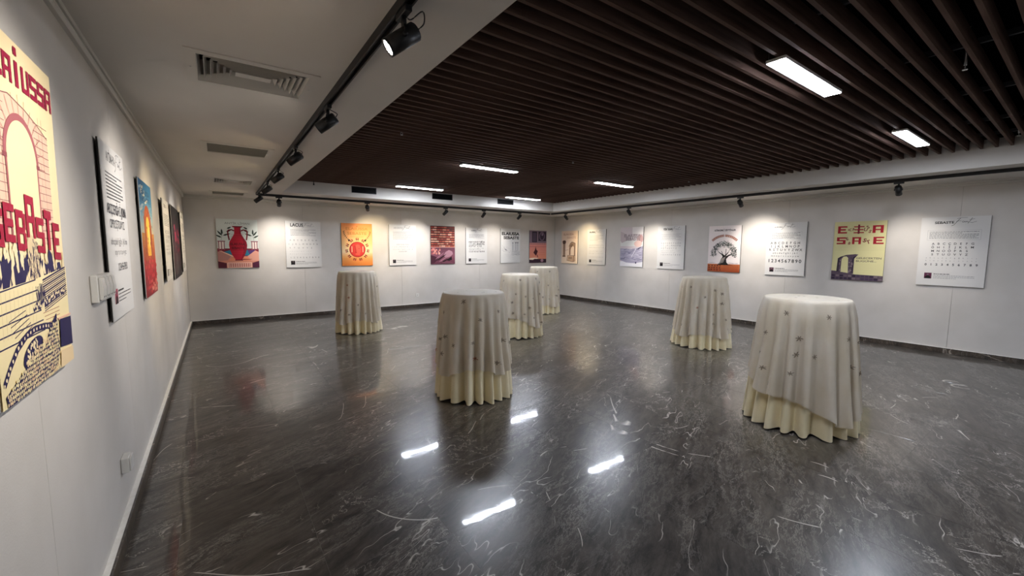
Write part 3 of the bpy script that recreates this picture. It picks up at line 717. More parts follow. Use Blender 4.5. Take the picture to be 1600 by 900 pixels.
def art_big():
    a = Art(5); a.rect(0, 0, .61, 1, '#f0dcae'); a.up()
    # pale arch gate with courses of stone
    a.poly([(0.02, .42), (0.02, .80), (.14, .82), (.22, .835), (.34, .82), (.43, .80), (.53, .77), (.53, .42)], '#e6bfa6'); a.up()
    for j in range(16):
        yy = .44 + j * .024
        a.line((.40, yy), (.53, yy), .0022, '#9c6a66'); a.line((.02, yy), (.18, yy), .0022, '#9c6a66')
        for x in (.05 + .02 * (j % 2), .11, .15, .43 + .02 * (j % 2), .48): a.line((x, yy), (x, yy + .024), .002, '#b98880')
    a.pline([(.02, .80), (.14, .82), (.22, .835), (.34, .82), (.43, .80), (.53, .77)], .003, '#8e5a5c')
    a.up(); a.arc(.29, .66, .115, .135, 0, PI, '#a65f63'); a.up()
    for i in range(13):
        t = PI * i / 12; a.line((.29 + .135 * math.cos(t), .66 + .135 * math.sin(t)), (.29 + .19 * math.cos(t), .66 + .19 * math.sin(t)), .0022, '#b07a74')
    a.rect(.175, .42, .405, .66, '#f0dcae'); a.ell(.29, .66, .115, .115, '#f0dcae', 24, 0, 0, PI)
    a.up(); a.rect(.165, .42, .176, .66, '#a65f63'); a.rect(.404, .42, .415, .66, '#a65f63'); a.rect(.15, .655, .178, .668, '#8e4a50'); a.rect(.402, .655, .43, .668, '#8e4a50')
    # title
    a.up(); x = .066
    for ch in 'ELAIUSSA':
        block(a, ch, x, .872, .060, .074, '#97103a', 0.0, 0.0); 
        if ch == 'I': a.rect(x + .018, .962, x + .042, .985, '#97103a')
        x += .0675
    # dark ruins behind the word
    a.up(); nv = '#221b4a'
    P = [(0, .26), (0, .43)]
    for i in range(1, 24): P.append((i * .0265, .415 + .030 * math.sin(i * 1.9) + .02 * math.sin(i * .7 + 2) - .0030 * i))
    P += [(.61, .30)]
    a.poly(P, nv); a.up()
    for i in range(90):
        x, y = a.r.uniform(.0, .60), a.r.uniform(.27, .40)
        if y > .43 - .12 * x: continue
        a.poly([(x, y), (x + a.r.uniform(.006, .016), y + a.r.uniform(.0, .01)), (x + a.r.uniform(.0, .012), y + a.r.uniform(.025, .07)), (x - .008, y + .02)], '#efdcb2')
    a.up()
    a.poly([(.27, .29), (.26, .42), (.285, .455), (.32, .44), (.345, .40), (.36, .29)], '#d9c39c'); a.up()
    for i in range(60): 
        x, y = a.r.uniform(.265, .35), a.r.uniform(.30, .44); a.line((x, y), (x + a.r.uniform(-.01, .012), y - a.r.uniform(.01, .03)), .0035, nv)
    a.up(); x = .035
    for ch, dy, hh in (('S', .0, .10), ('E', .012, .105), ('B', -.012, .115), ('A', .026, .125), ('S', -.02, .11), ('T', -.012, .13), ('E', -.045, .125)):
        block(a, ch, x, .415 + dy, .070, hh, '#a11236', 0.0, -0.06); x += .0780
    # terraces
    a.up(); a.poly([(0, 0), (0, .30), (.30, .315), (.61, .34), (.61, 0)], '#f0dfae'); a.up()
    for i in range(6):
        y = .295 - i * .024; a.line((0, y - .012 * i * .4), (.30 + .01 * i, y + .018 - .008 * i), .004, nv)
    for i in range(11):
        a.line((.02 + i * .028, .295), (.015 + i * .026, .17), .0014, '#cbb486')
    for i in range(15):
        y = .335 - i * .007; a.line((.36, y - .028), (.60, y + .004), .0032 if i % 3 else .006, nv)
    for i in range(30):
        x = a.r.uniform(.29, .37); a.line((x, a.r.uniform(.27, .30)), (x + .006, a.r.uniform(.235, .262)), .0035, nv)
    for i in range(26):
        x, y = .27 + i * .012, .228 + .0012 * i + a.r.uniform(-.008, .008); a.blob(x, y, .010, nv, 7); 
    a.up()
    for i in range(26):
        x, y = .27 + i * .012, .229 + .0012 * i + a.r.uniform(-.007, .007); a.blob(x, y, .0058, '#efdcb2', 6)
    for i in range(4): a.line((.34 + .01 * i, .205 - .012 * i), (.50, .208 - .013 * i), .002, '#9c5a4a')
    for i in range(5): a.line((.08 + .01 * i, .215 - .016 * i), (.20 + .01 * i, .232 - .013 * i), .0025, nv)
    # curved wall
    C = [(.02, .06), (.06, .095), (.12, .135), (.19, .160), (.26, .168), (.34, .165), (.41, .156), (.43, .150)]
    a.pline(C, .020, nv); a.up(); 
    for i in range(18):
        t = i / 17 * 5.9; k = int(t); f = t - k; p = (C[k][0] * (1 - f) + C[k+1][0] * f, C[k][1] * (1 - f) + C[k+1][1] * f); a.blob(p[0], p[1], .0055, '#efdcb2', 6)
    a.up(); a.ell(.235, .105, .085, .036, nv, 24, .25)
    a.up()
    for i in range(70):
        t, r_ = a.r.uniform(0, 2*PI), math.sqrt(a.r.random()) * .9; u, v = .085 * r_ * math.cos(t), .034 * r_ * math.sin(t)
        if u > .035: continue
        a.blob(.235 + u * .97 - v * .25, .105 + u * .25 + v * .97, .0050, '#efdcb2', 6)
    # field of loose stones, navy joints
    a.up(); a.poly([(.03, .0), (.02, .03), (.16, .07), (.33, .10), (.40, .16), (.46, .19), (.47, .06), (.43, .015), (.30, .0)], nv); a.up()
    for j in range(16):
        for i in range(40):
            x = .03 + i * .0122 + (j % 2) * .006 + a.r.uniform(-.002, .002); y = .006 + j * .0118 + a.r.uniform(-.002, .002)
            if y > .04 + .33 * max(0, x - .05) or x > .46: continue
            a.blob(x, y, a.r.uniform(.0046, .0062), a.r.choice(['#f0dfae', '#f0dfae', '#e6c9a0', '#d9c3a4']), 6, .25)
    a.up(); a.poly([(.475, .07), (.485, .165), (.61, .16), (.61, .058)], nv); a.rect(.47, .165, .61, .172, '#e8b9a0')
    a.poly([(.46, .0), (.47, .058), (.61, .05), (.61, .0)], '#e9cfa4')
    return a

def art_city():
    a = Art(8); bands(a, [rgb('#c9c1a4'), rgb('#8fb4c4'), rgb('#3f7fa8'), rgb('#2d6f9e')], .55, 1.0, 16); bands(a, [rgb('#8c1a22'), rgb('#b5202a'), rgb('#b8532c'), rgb('#c98436')], 0, .55, 16); a.up()
    for i in range(14): a.ell(a.r.uniform(.05, .65), a.r.uniform(.72, .95), a.r.uniform(.04, .09), .014, a.r.choice(['#bcd0d6', '#7fa9bf', '#d8d8c8']), 12, .2)
    a.text('ELAIUSSA', .35, .885, .045, '#1c4e78', width=.46, align='c', bold=.02); a.text('SEBASTE', .35, .825, .045, '#1c4e78', width=.42, align='c', bold=.02)
    a.up(); a.arc(.36, .60, .10, .20, 0, PI, '#b4582a', 20); a.rect(.16, .30, .26, .60, '#b4582a'); a.rect(.46, .30, .56, .60, '#a0482a')
    a.rect(.26, .35, .46, .60, '#e8b23a'); a.ell(.36, .60, .10, .10, '#f0c448', 20, 0, 0, PI); a.up()
    for i in range(40): a.blob(a.r.uniform(.14, .60), a.r.uniform(.30, .76), .014, a.r.choice(['#8e3a22', '#d98a44', '#7a2a1c', '#c96a30']), 7)
    a.ell(.38, .52, .05, .10, '#f6dc72', 16)
    a.up()
    for j in range(7):
        for i in range(8): a.blob(.05 + i * .088 + (j % 2) * .03, .03 + j * .045, .030, a.r.choice(['#c22a34', '#a31b28', '#d8454a', '#8c1620']), 7, .2, .6)
    for i in range(16): a.blob(a.r.uniform(.35, .68), a.r.uniform(.02, .14), .03, a.r.choice(['#e2867a', '#d0605a', '#f0a894']), 7, .3, .6)
    return a
def art_dark():
    a = Art(9); bg(a, '#17110f'); a.up(); bands(a, [rgb('#241612'), rgb('#3a1a1e'), rgb('#2a1214'), rgb('#120d0c')], .05, .95, 10, .04, .66); a.up()
    for i in range(30): a.blob(a.r.uniform(.2, .55), a.r.uniform(.38, .72), a.r.uniform(.02, .05), a.r.choice(['#7c1430', '#941a38', '#5a1024', '#a8304a']), 8)
    a.up()
    for i in range(12): a.line((a.r.uniform(.06, .6), .05), (a.r.uniform(.06, .6), .35), .006, a.r.choice(['#8b8078', '#4a4340', '#6b2a30']))
    return a
def art_vase():
    a = Art(1); bg(a, '#d3d9d3'); a.up()
    a.text('ANTİK LİMAN', .35, .895, .042, '#7d837c', width=.42, align='c'); 
    # pavilions, court, pool
    a.rect(0, .0, W, .40, '#d98e78'); a.up()
    a.poly([(0, .30), (0, .40), (W, .40), (W, .30), (.52, .24), (.18, .24)], '#7c1f33'); a.up()
    a.poly([(.10, .33), (.22, .37), (.50, .37), (.64, .33), (.52, .25), (.20, .27)], '#2f7c96'); a.poly([(.50, .36), (.64, .37), (.66, .30), (.55, .26)], '#5a3a78')
    a.up(); a.poly([(0, .33), (.06, .36), (.22, .24), (.16, .16), (0, .14)], '#b98278'); a.poly([(W, .33), (.64, .36), (.50, .24), (.56, .14), (W, .14)], '#e0a08c')
    a.poly([(.02, .36), (.10, .33), (.24, .26), (.28, .22), (.22, .24)], '#f2c6a8'); a.poly([(.18, .15), (.24, .22), (.50, .22), (.56, .15)], '#e88f6c')
    a.poly([(0, .0), (0, .14), (.14, .10), (.14, .0)], '#5c2030'); a.poly([(W, .0), (W, .14), (.58, .10), (.58, .0)], '#55203a')
    a.up(); a.rect(.15, .0, .57, .11, '#efc0ae'); a.up(); a.rect(.17, .015, .55, .095, '#b46a62'); a.up()
    for j in range(3):
        for i in range(10): a.ell(.19 + i * .038, .03 + j * .025, .012, .008, '#f0cdbf', 8)
    for x0 in (.02, .58):
        a.rect(x0 - .01, .535, x0 + .115, .555, '#8e5560')
        for k in range(3): a.rect(x0 + k * .045, .37, x0 + .014 + k * .045, .535, '#9a5a62')
        for k in range(2): a.rect(x0 + .016 + k * .045, .39, x0 + .043 + k * .045, .535, '#f3e6dc')
    # olive sprigs
    a.up()
    for sx, m in ((.10, 1), (.60, -1)):
        a.line((sx - .03 * m, .56), (sx - .01 * m, .68), .004, '#5f675f')
        for dx, dy, L, an in ((-.01, .68, .12, 92), (-.01, .66, .13, 128), (-.02, .62, .11, 150), (.0, .66, .14, 20), (.06, .74, .10, 25), (.075, .80, .085, 30)):
            th = math.radians(an); th = th if m > 0 else PI - th
            a.leaf(sx + dx * m, dy, L, .016, th, '#2f3a33')
    # amphora
    a.up(); red = '#b3152f'; dk = '#6d0c20'
    prof = [(.09, .86), (.085, .845), (.055, .825), (.055, .76), (.06, .70), (.10, .62), (.145, .54), (.155, .47), (.145, .38), (.11, .27), (.075, .20), (.06, .175), (.065, .15)]
    for m in (1, -1):
        P = [(.35 + m * x, y) for x, y in ((.055, .76), (.10, .785), (.15, .775), (.165, .73), (.158, .65), (.145, .57))]; a.pline(P, .024, dk)
        for p in P[1:-1]: a.ell(p[0], p[1], .012, .012, dk, 10)
    a.up(); a.poly([(.35 + x, y) for x, y in prof] + [(.35 - x, y) for x, y in prof[::-1]], red); a.up()
    a.poly([(.35 + x, y) for x, y in prof] + [(.35 + x * .62, y) for x, y in prof[::-1]], '#8e1028'); a.rect(.27, .835, .43, .86, dk); a.rect(.285, .15, .42, .172, dk)
    a.poly([(.42, .165), (.56, .17), (.58, .178), (.42, .185)], '#7c1f33'); a.up()
    for y in (.30, .335, .60, .64, .69): a.line((.235, y), (.45, y), .004, '#d23a4a')
    a.text('ELAIUSSA', .345, .465, .052, '#5c0a1a', width=.25, align='c', bold=.03); a.text('SEBASTE', .345, .385, .052, '#5c0a1a', width=.22, align='c', bold=.03)
    return a
def art_coin():
    a = Art(2); bands(a, [rgb('#e8873a'), rgb('#f2a45a'), rgb('#fbe3b8'), rgb('#f6c98a'), rgb('#f8b878'), rgb('#f0a056'), rgb('#e98a48')], n=26); a.up()
    a.text('ELAIUSSA', .35, .845, .062, '#c87a34', width=.50, align='c', bold=.012); a.text('SEBASTE', .35, .735, .062, '#c87a34', width=.44, align='c', bold=.012)
    a.ell(.35, .93, .014, .012, '#b9652c', 8); a.dashes(.20, .50, .678, .012, '#d69a58')
    for m in (1, -1):
        for i in range(12):
            t = i / 11; x = .35 + m * (.30 - .10 * t ** 2); y = .80 - .19 * t; a.leaf(x, y, .032, .008, math.radians(60 if i % 2 else 130) * m + (0 if m > 0 else PI), '#5f3a22')
    for m in (-1, 1): a.ell(.35 + m * .185, .60, .022, .026, '#20180f', 14)
    a.up()
    for k in range(22):
        t = 2 * PI * k / 22
        for r_, c in ((.215, '#6d2a1c'), (.245, '#b5382a')):
            a.leaf(.35 + r_ * math.cos(t) * 1.0, .385 + r_ * math.sin(t), .046, .013, t + (.8 if k % 2 else -.8), c)
    a.up(); a.ell(.35, .385, .185, .185, '#b3232a', 40); a.up(); a.ell(.35, .385, .165, .165, '#dd3c34', 40); a.up()
    a.rect(.215, .32, .235, .46, '#f6b89c'); a.rect(.465, .32, .485, .46, '#f6b89c')
    a.poly([(.30, .26), (.40, .25), (.41, .31), (.43, .33), (.42, .37), (.44, .385), (.42, .42), (.41, .48), (.36, .51), (.31, .49), (.285, .44), (.29, .36), (.31, .32)], '#f05f4c'); a.up()
    for i in range(6): a.ell(.295 + .004 * i, .46 - .03 * i, .018, .014, '#b82a2a', 10)
    a.ell(.385, .41, .012, .008, '#8e1c20', 8)
    return a
def art_brick():
    a = Art(3); bg(a, '#3f1414'); a.up()
    for j in range(9):
        y = .455 + j * .061; x = .005 - (.035 if j % 2 else 0)
        while x < .69:
            L = a.r.uniform(.05, .12); c = a.r.choice(['#d08a72', '#b9604c', '#8e3a30', '#e0a892', '#a84a3c', '#c97a60'])
            if j > 6 and x > .45: c = a.r.choice(['#5a2420', '#6e2c26'])
            a.rect(max(.005, x), y, min(.695, x + L), y + .036, c); x += L + .008
    a.rect(0, .435, W, .448, '#d9a294')
    bands(a, [rgb('#6d3a4a'), rgb('#8a5464'), rgb('#6f3e50')], 0, .435, 8); a.up()
    for i in range(26): a.blob(a.r.uniform(.03, .27), a.r.uniform(.27, .42), a.r.uniform(.015, .03), a.r.choice(['#d8837c', '#f2b6a6', '#b85a58', '#e89a8e']), 7)
    a.poly([(0, .24), (.12, .20), (.22, .14), (.10, .03), (0, .0)], '#4a2030'); a.up()
    a.poly([(.36, .22), (.42, .32), (.52, .37), (.62, .33), (.64, .26), (.56, .20), (.44, .16)], '#b98a96')
    for i, (x, y, L) in enumerate(((.12, .12, .34), (.16, .08, .34), (.22, .05, .30), (.28, .025, .26))): a.leaf(x, y, L, .020, .62 - .05 * i, '#2c1018' if i % 2 else '#a87482')
    a.poly([(.44, .10), (.60, .20), (.61, .11), (.52, .08)], '#1c0a10'); a.line((.30, .05), (.66, .02), .01, '#94606e')
    return a
def art_columns():
    a = Art(4); bg(a, '#dad9d6'); a.up()
    a.text('ELAIUSSA', .355, .815, .085, '#151515', width=.63, align='c', bold=.045); a.text('SEBASTE', .66, .70, .08, '#151515', width=.56, align='r', bold=.04)
    g = '#5b5b60'; l = '#a9a9ac'
    for x in (.42, .53, .60):
        a.rect(x, .36, x + .022, .58, '#c9c9cb'); a.line((x, .36), (x, .58), .004, g); a.line((x + .022, .36), (x + .022, .58), .003, g); a.rect(x - .01, .58, x + .032, .60, g)
    a.line((.50, .605), (.64, .61), .008, g)
    for i in range(60):
        x = a.r.uniform(.01, .62); y = .47 - .28 * x + a.r.uniform(-.10, .06); a.line((x, y), (x + a.r.uniform(.03, .09), y - a.r.uniform(-.012, .04)), .0025, a.r.choice([l, l, g]))
    for i in range(40):
        x = a.r.uniform(.36, .68); y = a.r.uniform(.23, .36); a.line((x, y), (x + a.r.uniform(.02, .06), y + a.r.uniform(-.006, .006)), .003, a.r.choice([l, g]))
    for i in range(7): a.line((.12 + .04 * i, .26 - .03 * i), (.40 + .03 * i, .24 - .03 * i), .002, l)
    a.poly([(.12, .43), (.20, .40), (.24, .36), (.17, .37)], '#8f8f93')
    return a
def art_doors():
    a = Art(6); bg(a, '#7d6a78'); a.up(); bands(a, [rgb('#e08e74'), rgb('#dc8d7c'), rgb('#d98a80')], .12, .56, 6)
    a.rect(0, .56, W, .62, '#b97a78'); a.rect(0, 0, W, .12, '#3a2434')
    a.rect(.10, .64, .30, .97, '#241a2a'); a.rect(.36, .68, .68, .97, '#2b2030'); a.up()
    a.rect(.13, .66, .27, .94, '#4a3c50'); a.ell(.51, .83, .115, .14, '#6e5c70', 24); a.up(); a.ell(.51, .82, .08, .10, '#33253a', 24); a.up(); a.ell(.52, .88, .03, .04, '#8f7d90', 12)
    for i in range(9): a.ell(.04 + i * .078, .59, .014, .012, '#e2a394', 8)
    a.line((0, .50), (W, .50), .008, '#8e4a50')
    for j in range(4): a.dashes(.30, .66, .25 + .07 * j, .006, '#c46e60')
    a.up(); a.poly([(.26, .22), (.16, .32), (.22, .40), (.25, .52), (.28, .41), (.34, .36), (.30, .27)], '#431522')
    a.poly([(.0, .12), (.0, .10), (.14, .09), (.22, .13), (.30, .12), (.38, .15), (.20, .16), (.0, .15)], '#f4dcc8'); a.ell(.52, .07, .06, .05, '#b08a9c', 16)
    a.poly([(.33, .17), (.36, .16), (.32, .26), (.30, .24)], '#5c2230')
    return a
def art_arch():
    a = Art(7); bands(a, [rgb('#f0dcc4'), rgb('#f0d9c4'), rgb('#eccfb4')], n=8); a.up(); br = '#5a4438'; md = '#a98a72'
    a.text('ELAIUSSA', .31, .865, .06, '#c79c84', width=.44, align='c', bold=.025); a.text('SEBASTE', .62, .765, .06, '#cfa690', width=.38, align='r', bold=.02)
    a.rect(.07, .24, .16, .60, md); a.up(); a.line((.16, .24), (.16, .60), .014, br); a.line((.08, .24), (.08, .60), .005, br); a.poly([(.04, .68), (.06, .60), (.17, .60), (.20, .66), (.17, .71), (.08, .71)], br); a.rect(.05, .20, .18, .24, '#7a6050')
    a.line((.17, .40), (.31, .42), .01, md)
    a.poly([(.34, .26), (.34, .52), (.38, .60), (.46, .65), (.58, .62), (.60, .60), (.60, .24), (.55, .24), (.55, .50), (.50, .54), (.44, .50), (.40, .42), (.40, .26)], md); a.up()
    a.pline([(.33, .52), (.38, .61), (.46, .66), (.60, .62), (.60, .22)], .014, br); a.line((.56, .24), (.56, .52), .008, br); a.line((.38, .26), (.38, .48), .02, '#6d5546'); a.poly([(.36, .52), (.44, .60), (.52, .58), (.46, .50)], '#8a6f5c')
    a.poly([(.26, .09), (.27, .25), (.60, .24), (.61, .08), (.50, .06)], '#c9a88c'); a.up(); a.pline([(.24, .09), (.27, .25), (.60, .245), (.61, .08), (.50, .055), (.24, .09)], .009, br); a.line((.53, .06), (.54, .24), .02, '#6b5244')
    for i in range(5): a.rect(.33 + .03 * i, .14, .345 + .03 * i, .20, '#6b5244')
    return a
def art_lavender():
    a = Art(10); bg(a, '#d5c9cb'); a.up(); a.rect(.37, .82, W, Hh, '#efe9e6'); a.poly([(0, .0), (0, .13), (W, .15), (W, .0)], '#efedf0'); a.rect(0, .52, W, .66, '#e2e2de')
    a.poly([(0, .66), (.04, .60), (.20, .66), (.20, .82), (0, .90)], '#c4b5b8')
    a.ell(.61, .70, .088, .11, '#c39a96', 20); a.ell(.55, .58, .12, .08, '#e3c2b8', 20); a.up()
    a.poly([(0, .16), (0, .46), (.30, .45), (.52, .47), (.70, .52), (.70, .13), (.45, .09), (.20, .10)], '#a9a4b8'); a.up()
    for i in range(60):
        x, y = a.r.uniform(0, .62), a.r.uniform(.15, .44); L = a.r.uniform(.04, .14); a.line((x, y), (min(.7, x + L), y + L * a.r.uniform(-.05, .5)), a.r.uniform(.004, .014), a.r.choice(['#7d7894', '#8f8aa4', '#c9c5d2', '#5f5a74', '#d8d4de']))
    a.line((.36, .24), (.50, .46), .02, '#dcd8e2'); a.line((.37, .22), (.52, .46), .006, '#4b4660')
    a.leaf(.52, .43, .16, .014, .5, '#4a4458'); a.blob(.50, .10, .025, '#4b4660')
    a.up(); a.text('ELAIUSSA', .37, .75, .075, '#86787c', width=.50, align='c', bold=.02, shear=.0); a.text('SEBASTE', .39, .665, .075, '#7e7076', width=.44, align='c', bold=.02)
    for i in range(12): x = a.r.uniform(.14, .6); a.line((x, .66), (x + .03, .80), .004, a.r.choice(['#9c8f92', '#efe9e6']))
    return a
def art_tree():
    a = Art(11); bg(a, '#eee3df'); a.up(); a.rect(0, 0, W, .17, '#b3562c'); bands(a, [rgb('#a84e28'), rgb('#c06a3c')], 0, .17, 4)
    a.text('GÖRKEMLİ ZEYTİNLER', .35, .885, .036, '#2c2320', width=.46, align='c', bold=.035)
    a.up(); a.arc(.35, .40, .36, .41, math.radians(91.5), math.radians(134), '#a5705f', 18); a.arc(.35, .40, .36, .41, math.radians(46), math.radians(88.5), '#a5705f', 18)
    a.up()
    for wd, t0, t1 in (('ELAIUSSA', 131, 95), ('SEBASTE', 85, 50)):
        for i, ch in enumerate(wd):
            t = math.radians(t0 + (t1 - t0) * i / (len(wd) - 1)); a.text(ch, .35 + .37 * math.cos(t), .40 + .37 * math.sin(t), .028, '#e8c9b8', align='c', bold=.02, rot=t - PI / 2)
    # crown of leaves
    for i in range(520):
        t = a.r.uniform(-.22, PI + .22); r_ = a.r.uniform(.45, 1.0) ** .6; x = .35 + .275 * r_ * math.cos(t); y = .37 + .27 * r_ * math.sin(t) + .02
        if r_ < .70 and .25 < x < .47 and y < .42: continue
        if y < .30 and .22 < x < .50: continue
        a.leaf(x, y, a.r.uniform(.018, .036), .0055, a.r.uniform(0, 2 * PI), a.r.choice(['#2e332f', '#454b45', '#6c716a', '#3a403b', '#8d918a', '#1c201d']))
    a.up(); tr = '#181412'
    a.poly([(.22, .155), (.27, .20), (.30, .28), (.33, .33), (.31, .37), (.24, .42), (.25, .43), (.34, .38), (.38, .36), (.44, .43), (.45, .42), (.40, .34), (.47, .38), (.53, .39), (.53, .38), (.46, .34), (.41, .28), (.42, .21), (.46, .165), (.56, .15), (.14, .15)], tr)
    for p, q, w_ in (((.34, .37), (.30, .45), .012), ((.39, .37), (.40, .50), .012), ((.45, .42), (.48, .50), .008), ((.25, .42), (.20, .48), .008), ((.52, .39), (.58, .42), .007)): a.line(p, q, w_, tr)
    a.up()
    for i in range(9): a.line((.25 + .012 * i, .17 + .004 * i), (.33 + .008 * i, .30 + .004 * i), .004, '#b9aca4')
    for i in range(5): a.line((.02 + .03 * i, .19), (.10 + .02 * i, .20), .003, '#a59a94'); a.line((.46, .21 - .008 * i), (.66, .18 + .004 * i), .0025, '#b9aeb4')
    for j in range(3):
        for i in range(5): a.blob(.04 + i * .06 + a.r.uniform(-.01, .01), .04 + j * .045, .014, '#4e1f12', 7)
    for j in range(5): a.dashes(.36, .68, .025 + j * .028, .006, '#8c3f1f')
    return a
def art_gate():
    a = Art(12); bands(a, [rgb('#e0d9a4'), rgb('#ddd6a0'), rgb('#d4cc98')], n=6); a.up(); R = '#a3182a'; R2 = '#7a2a30'
    def bl(ch, x, y, w_, h, c=R): block(a, ch, x, y, w_, h, c)
    for ch, x, w_ in (('E', .05, .13), ('A', .52, .14)): bl(ch, x, .80, w_, .125)
    a.rect(.27, .80, .41, .818, R); a.rect(.27, .90, .41, .918, R); a.rect(.325, .79, .352, .945, '#7a1430'); a.rect(.28, .85, .40, .868, R)
    a.text('<', .19, .825, .07, R2, bold=.01); a.text('A', .255, .84, .045, R2, bold=.02, rot=.4); a.text('U', .40, .84, .055, R2, bold=.02, rot=-.25); a.text('S', .455, .87, .05, R2, bold=.03, rot=.5); a.text('S', .465, .81, .05, R2, bold=.03, rot=-.4)
    for ch, x, w_ in (('S', .045, .125), ('A', .26, .12), ('E', .54, .135)): bl(ch, x, .615, w_, .12)
    a.text('E', .185, .68, .05, R2, bold=.03, rot=.4); a.text('B', .205, .615, .042, R2, bold=.03, rot=-.3); a.text('S', .40, .655, .065, R2, bold=.03, rot=-.3); a.text('T', .46, .615, .06, R2, bold=.03, rot=.3)
    a.text('GELECEKTEN', .335, .365, .030, '#6d665a', width=.33, bold=.02); a.text('BUGÜNE...', .335, .315, .030, '#6d665a', width=.27, bold=.02)
    a.up(); st = '#5a4a58'; dk = '#2c2036'; lt = '#8b7c80'
    a.poly([(0, .0), (0, .155), (.06, .15), (.14, .135), (.34, .10), (.70, .09), (.70, .0)], st)
    a.poly([(.07, .13), (.08, .37), (.12, .40), (.20, .43), (.32, .445), (.36, .44), (.345, .42), (.31, .38), (.31, .30), (.31, .11), (.235, .11), (.225, .38), (.20, .405), (.16, .40), (.135, .36), (.13, .13)], st); a.up()
    a.poly([(.08, .37), (.12, .40), (.20, .43), (.32, .445), (.35, .44), (.24, .435), (.14, .395), (.11, .36), (.10, .14), (.07, .13)], '#3a2e3c')
    a.poly([(.285, .12), (.30, .12), (.305, .36), (.345, .42), (.30, .40), (.285, .36)], dk)
    for i in range(26):
        x = a.r.choice([a.r.uniform(.105, .13), a.r.uniform(.24, .285)]); a.blob(x, a.r.uniform(.13, .38), .012, a.r.choice([lt, '#4b3c4a', '#77686e']), 6)
    for j in range(2):
        for i in range(12): a.rect(.01 + i * .058, .01 + j * .045, .055 + i * .058, .042 + j * .045, a.r.choice([dk, '#463650', '#6b5c66', '#33263e', '#7d6e74']))
    return a

# ---- font sheets
def bigrows(c1, bold, c2=None, serif=0, h=.040, y=.585, dy=.058, x0=.11, x1=.59, nrow=3):
    c2 = c2 or c1
    rows = [('A B C Ç D E F G Ğ H', x0, x1, y, h, c1, dict(bold=bold)), ('I İ J K L M N O P R', x0, x1, y - dy, h, c1, dict(bold=bold)), ('S Ş T U Ü V Y Z', x0, x1 - .10, y - 2 * dy, h, c1, dict(bold=bold))][:nrow]
    rows += [('a b c ç d e f g ğ h ı i j k', x0, x1 - .02, y - 3 * dy + .008, h * .62, c2, dict(bold=bold * .5)), ('l m n o ö p r s t u v y z', x0, x1 - .12, y - 4 * dy + .025, h * .62, c2, dict(bold=bold * .5)), ('1 2 3 4 5 6 7 8 9 0', x0, x1, y - 5 * dy + .022, h, c1, dict(bold=bold))]
    return rows
SEB = [('A B C Ç D E F G', .15, .55, .600, .030), ('Ğ H I İ J K L M', .15, .55, .548, .030), ('M N O Ö P R S', .15, .50, .496, .030), ('S T U Ü V Y Z', .15, .50, .444, .030)]
def sheet_seb():
    R = [r + ('#4a4a4d', dict(bold=.02)) for r in SEB] + [('a b c ç d e f g ğ h ı i j', .09, .60, .400, .016, '#4c4c4e', {}), ('k l m n o ö p r s t u v z', .09, .60, .360, .016, '#4c4c4e', {}), ('0 1 2 3 4 5 6 7 8 9', .09, .61, .295, .032, '#4a4a4d', dict(bold=.03))]
    return FP('SEBASTE', R, tx=.145, tw=.20, th=.034, tb=.03, photo='#5a2440', pcol='#828283', box_y=(.67, .81), para=6, seed=31, py=.10)
def sheet_aur():
    R = [('A B C D E F G H', .10, .58, .595, .046, '#3a3a3c', dict(bold=.02)), ('I J K L M N O P', .10, .58, .53, .046, '#3a3a3c', dict(bold=.015)), ('R S T U V Y Z W X', .08, .62, .465, .046, '#3a3a3c', dict(bold=.015)),
         ('a b c d e f g h i j k l', .14, .56, .41, .034, '#3a3a3c', dict(bold=.01)), ('m n o p r s t u v y z w', .12, .58, .355, .032, '#4a4a4c', dict(bold=.01)), ('1 2 3 4 5 6 7 8 9 0', .07, .62, .245, .064, '#333335', dict(bold=.02))]
    return FP('AURORA', R, tx=.13, tw=.15, th=.028, tb=.01, photo='#5a3a48', box_y=(.68, .83), seed=32, tcol='#4c4c4d', para=6, pcol='#555557')
def sheet_lacus():
    R = [('A B C D E F G H', .09, .60, .575, .032, '#6e6e70', {}), ('I J K L M N O P R', .06, .62, .49, .032, '#6e6e70', {}), ('S T U V Y Z', .08, .50, .41, .032, '#6e6e70', {}), ('a b c d e f g h i j k l', .08, .48, .345, .018, '#7d7d7e', {}), ('m n o p r s t u v y z', .08, .48, .285, .018, '#7d7d7e', {}), ('1 2 3 4 5 6 7 8 9 0', .09, .64, .20, .032, '#636364', {})]
    return FP('LACUS', R, tx=.10, tw=.25, th=.068, ty=.885, tb=.028, tcol='#1d1d1f', script='#858586', photo='#15100f', box_y=(.665, .84), seed=33, box=False, para=6, pcol='#717173')
def sheet_pale():
    R = [('A B C D E F G H', .20, .50, .50, .030, '#78787a', {}), ('I J K L M N O P R S T U', .08, .62, .445, .026, '#848181', {}), ('a b c d e f g h i j k l m', .10, .60, .385, .026, '#78787a', {}), ('1 2 3 4 5 6 7 8 9', .24, .44, .33, .026, '#78787a', {})]
    return FP('AKONTES', R, tx=.12, tw=.24, th=.036, tb=.0, tcol='#818183', script='#55555a', photo='#1b1a18', box_y=(.62, .85), seed=34, box=False, para=8, pcol='#8b8b8d', py=.055)
def sheet_bold(): return FP('KORİNT', bigrows('#18181a', .05), tx=.18, tw=.15, th=.026, tb=.04, photo='#161214', box_y=(.69, .84), seed=35, box=False, para=6, pcol='#79797b')
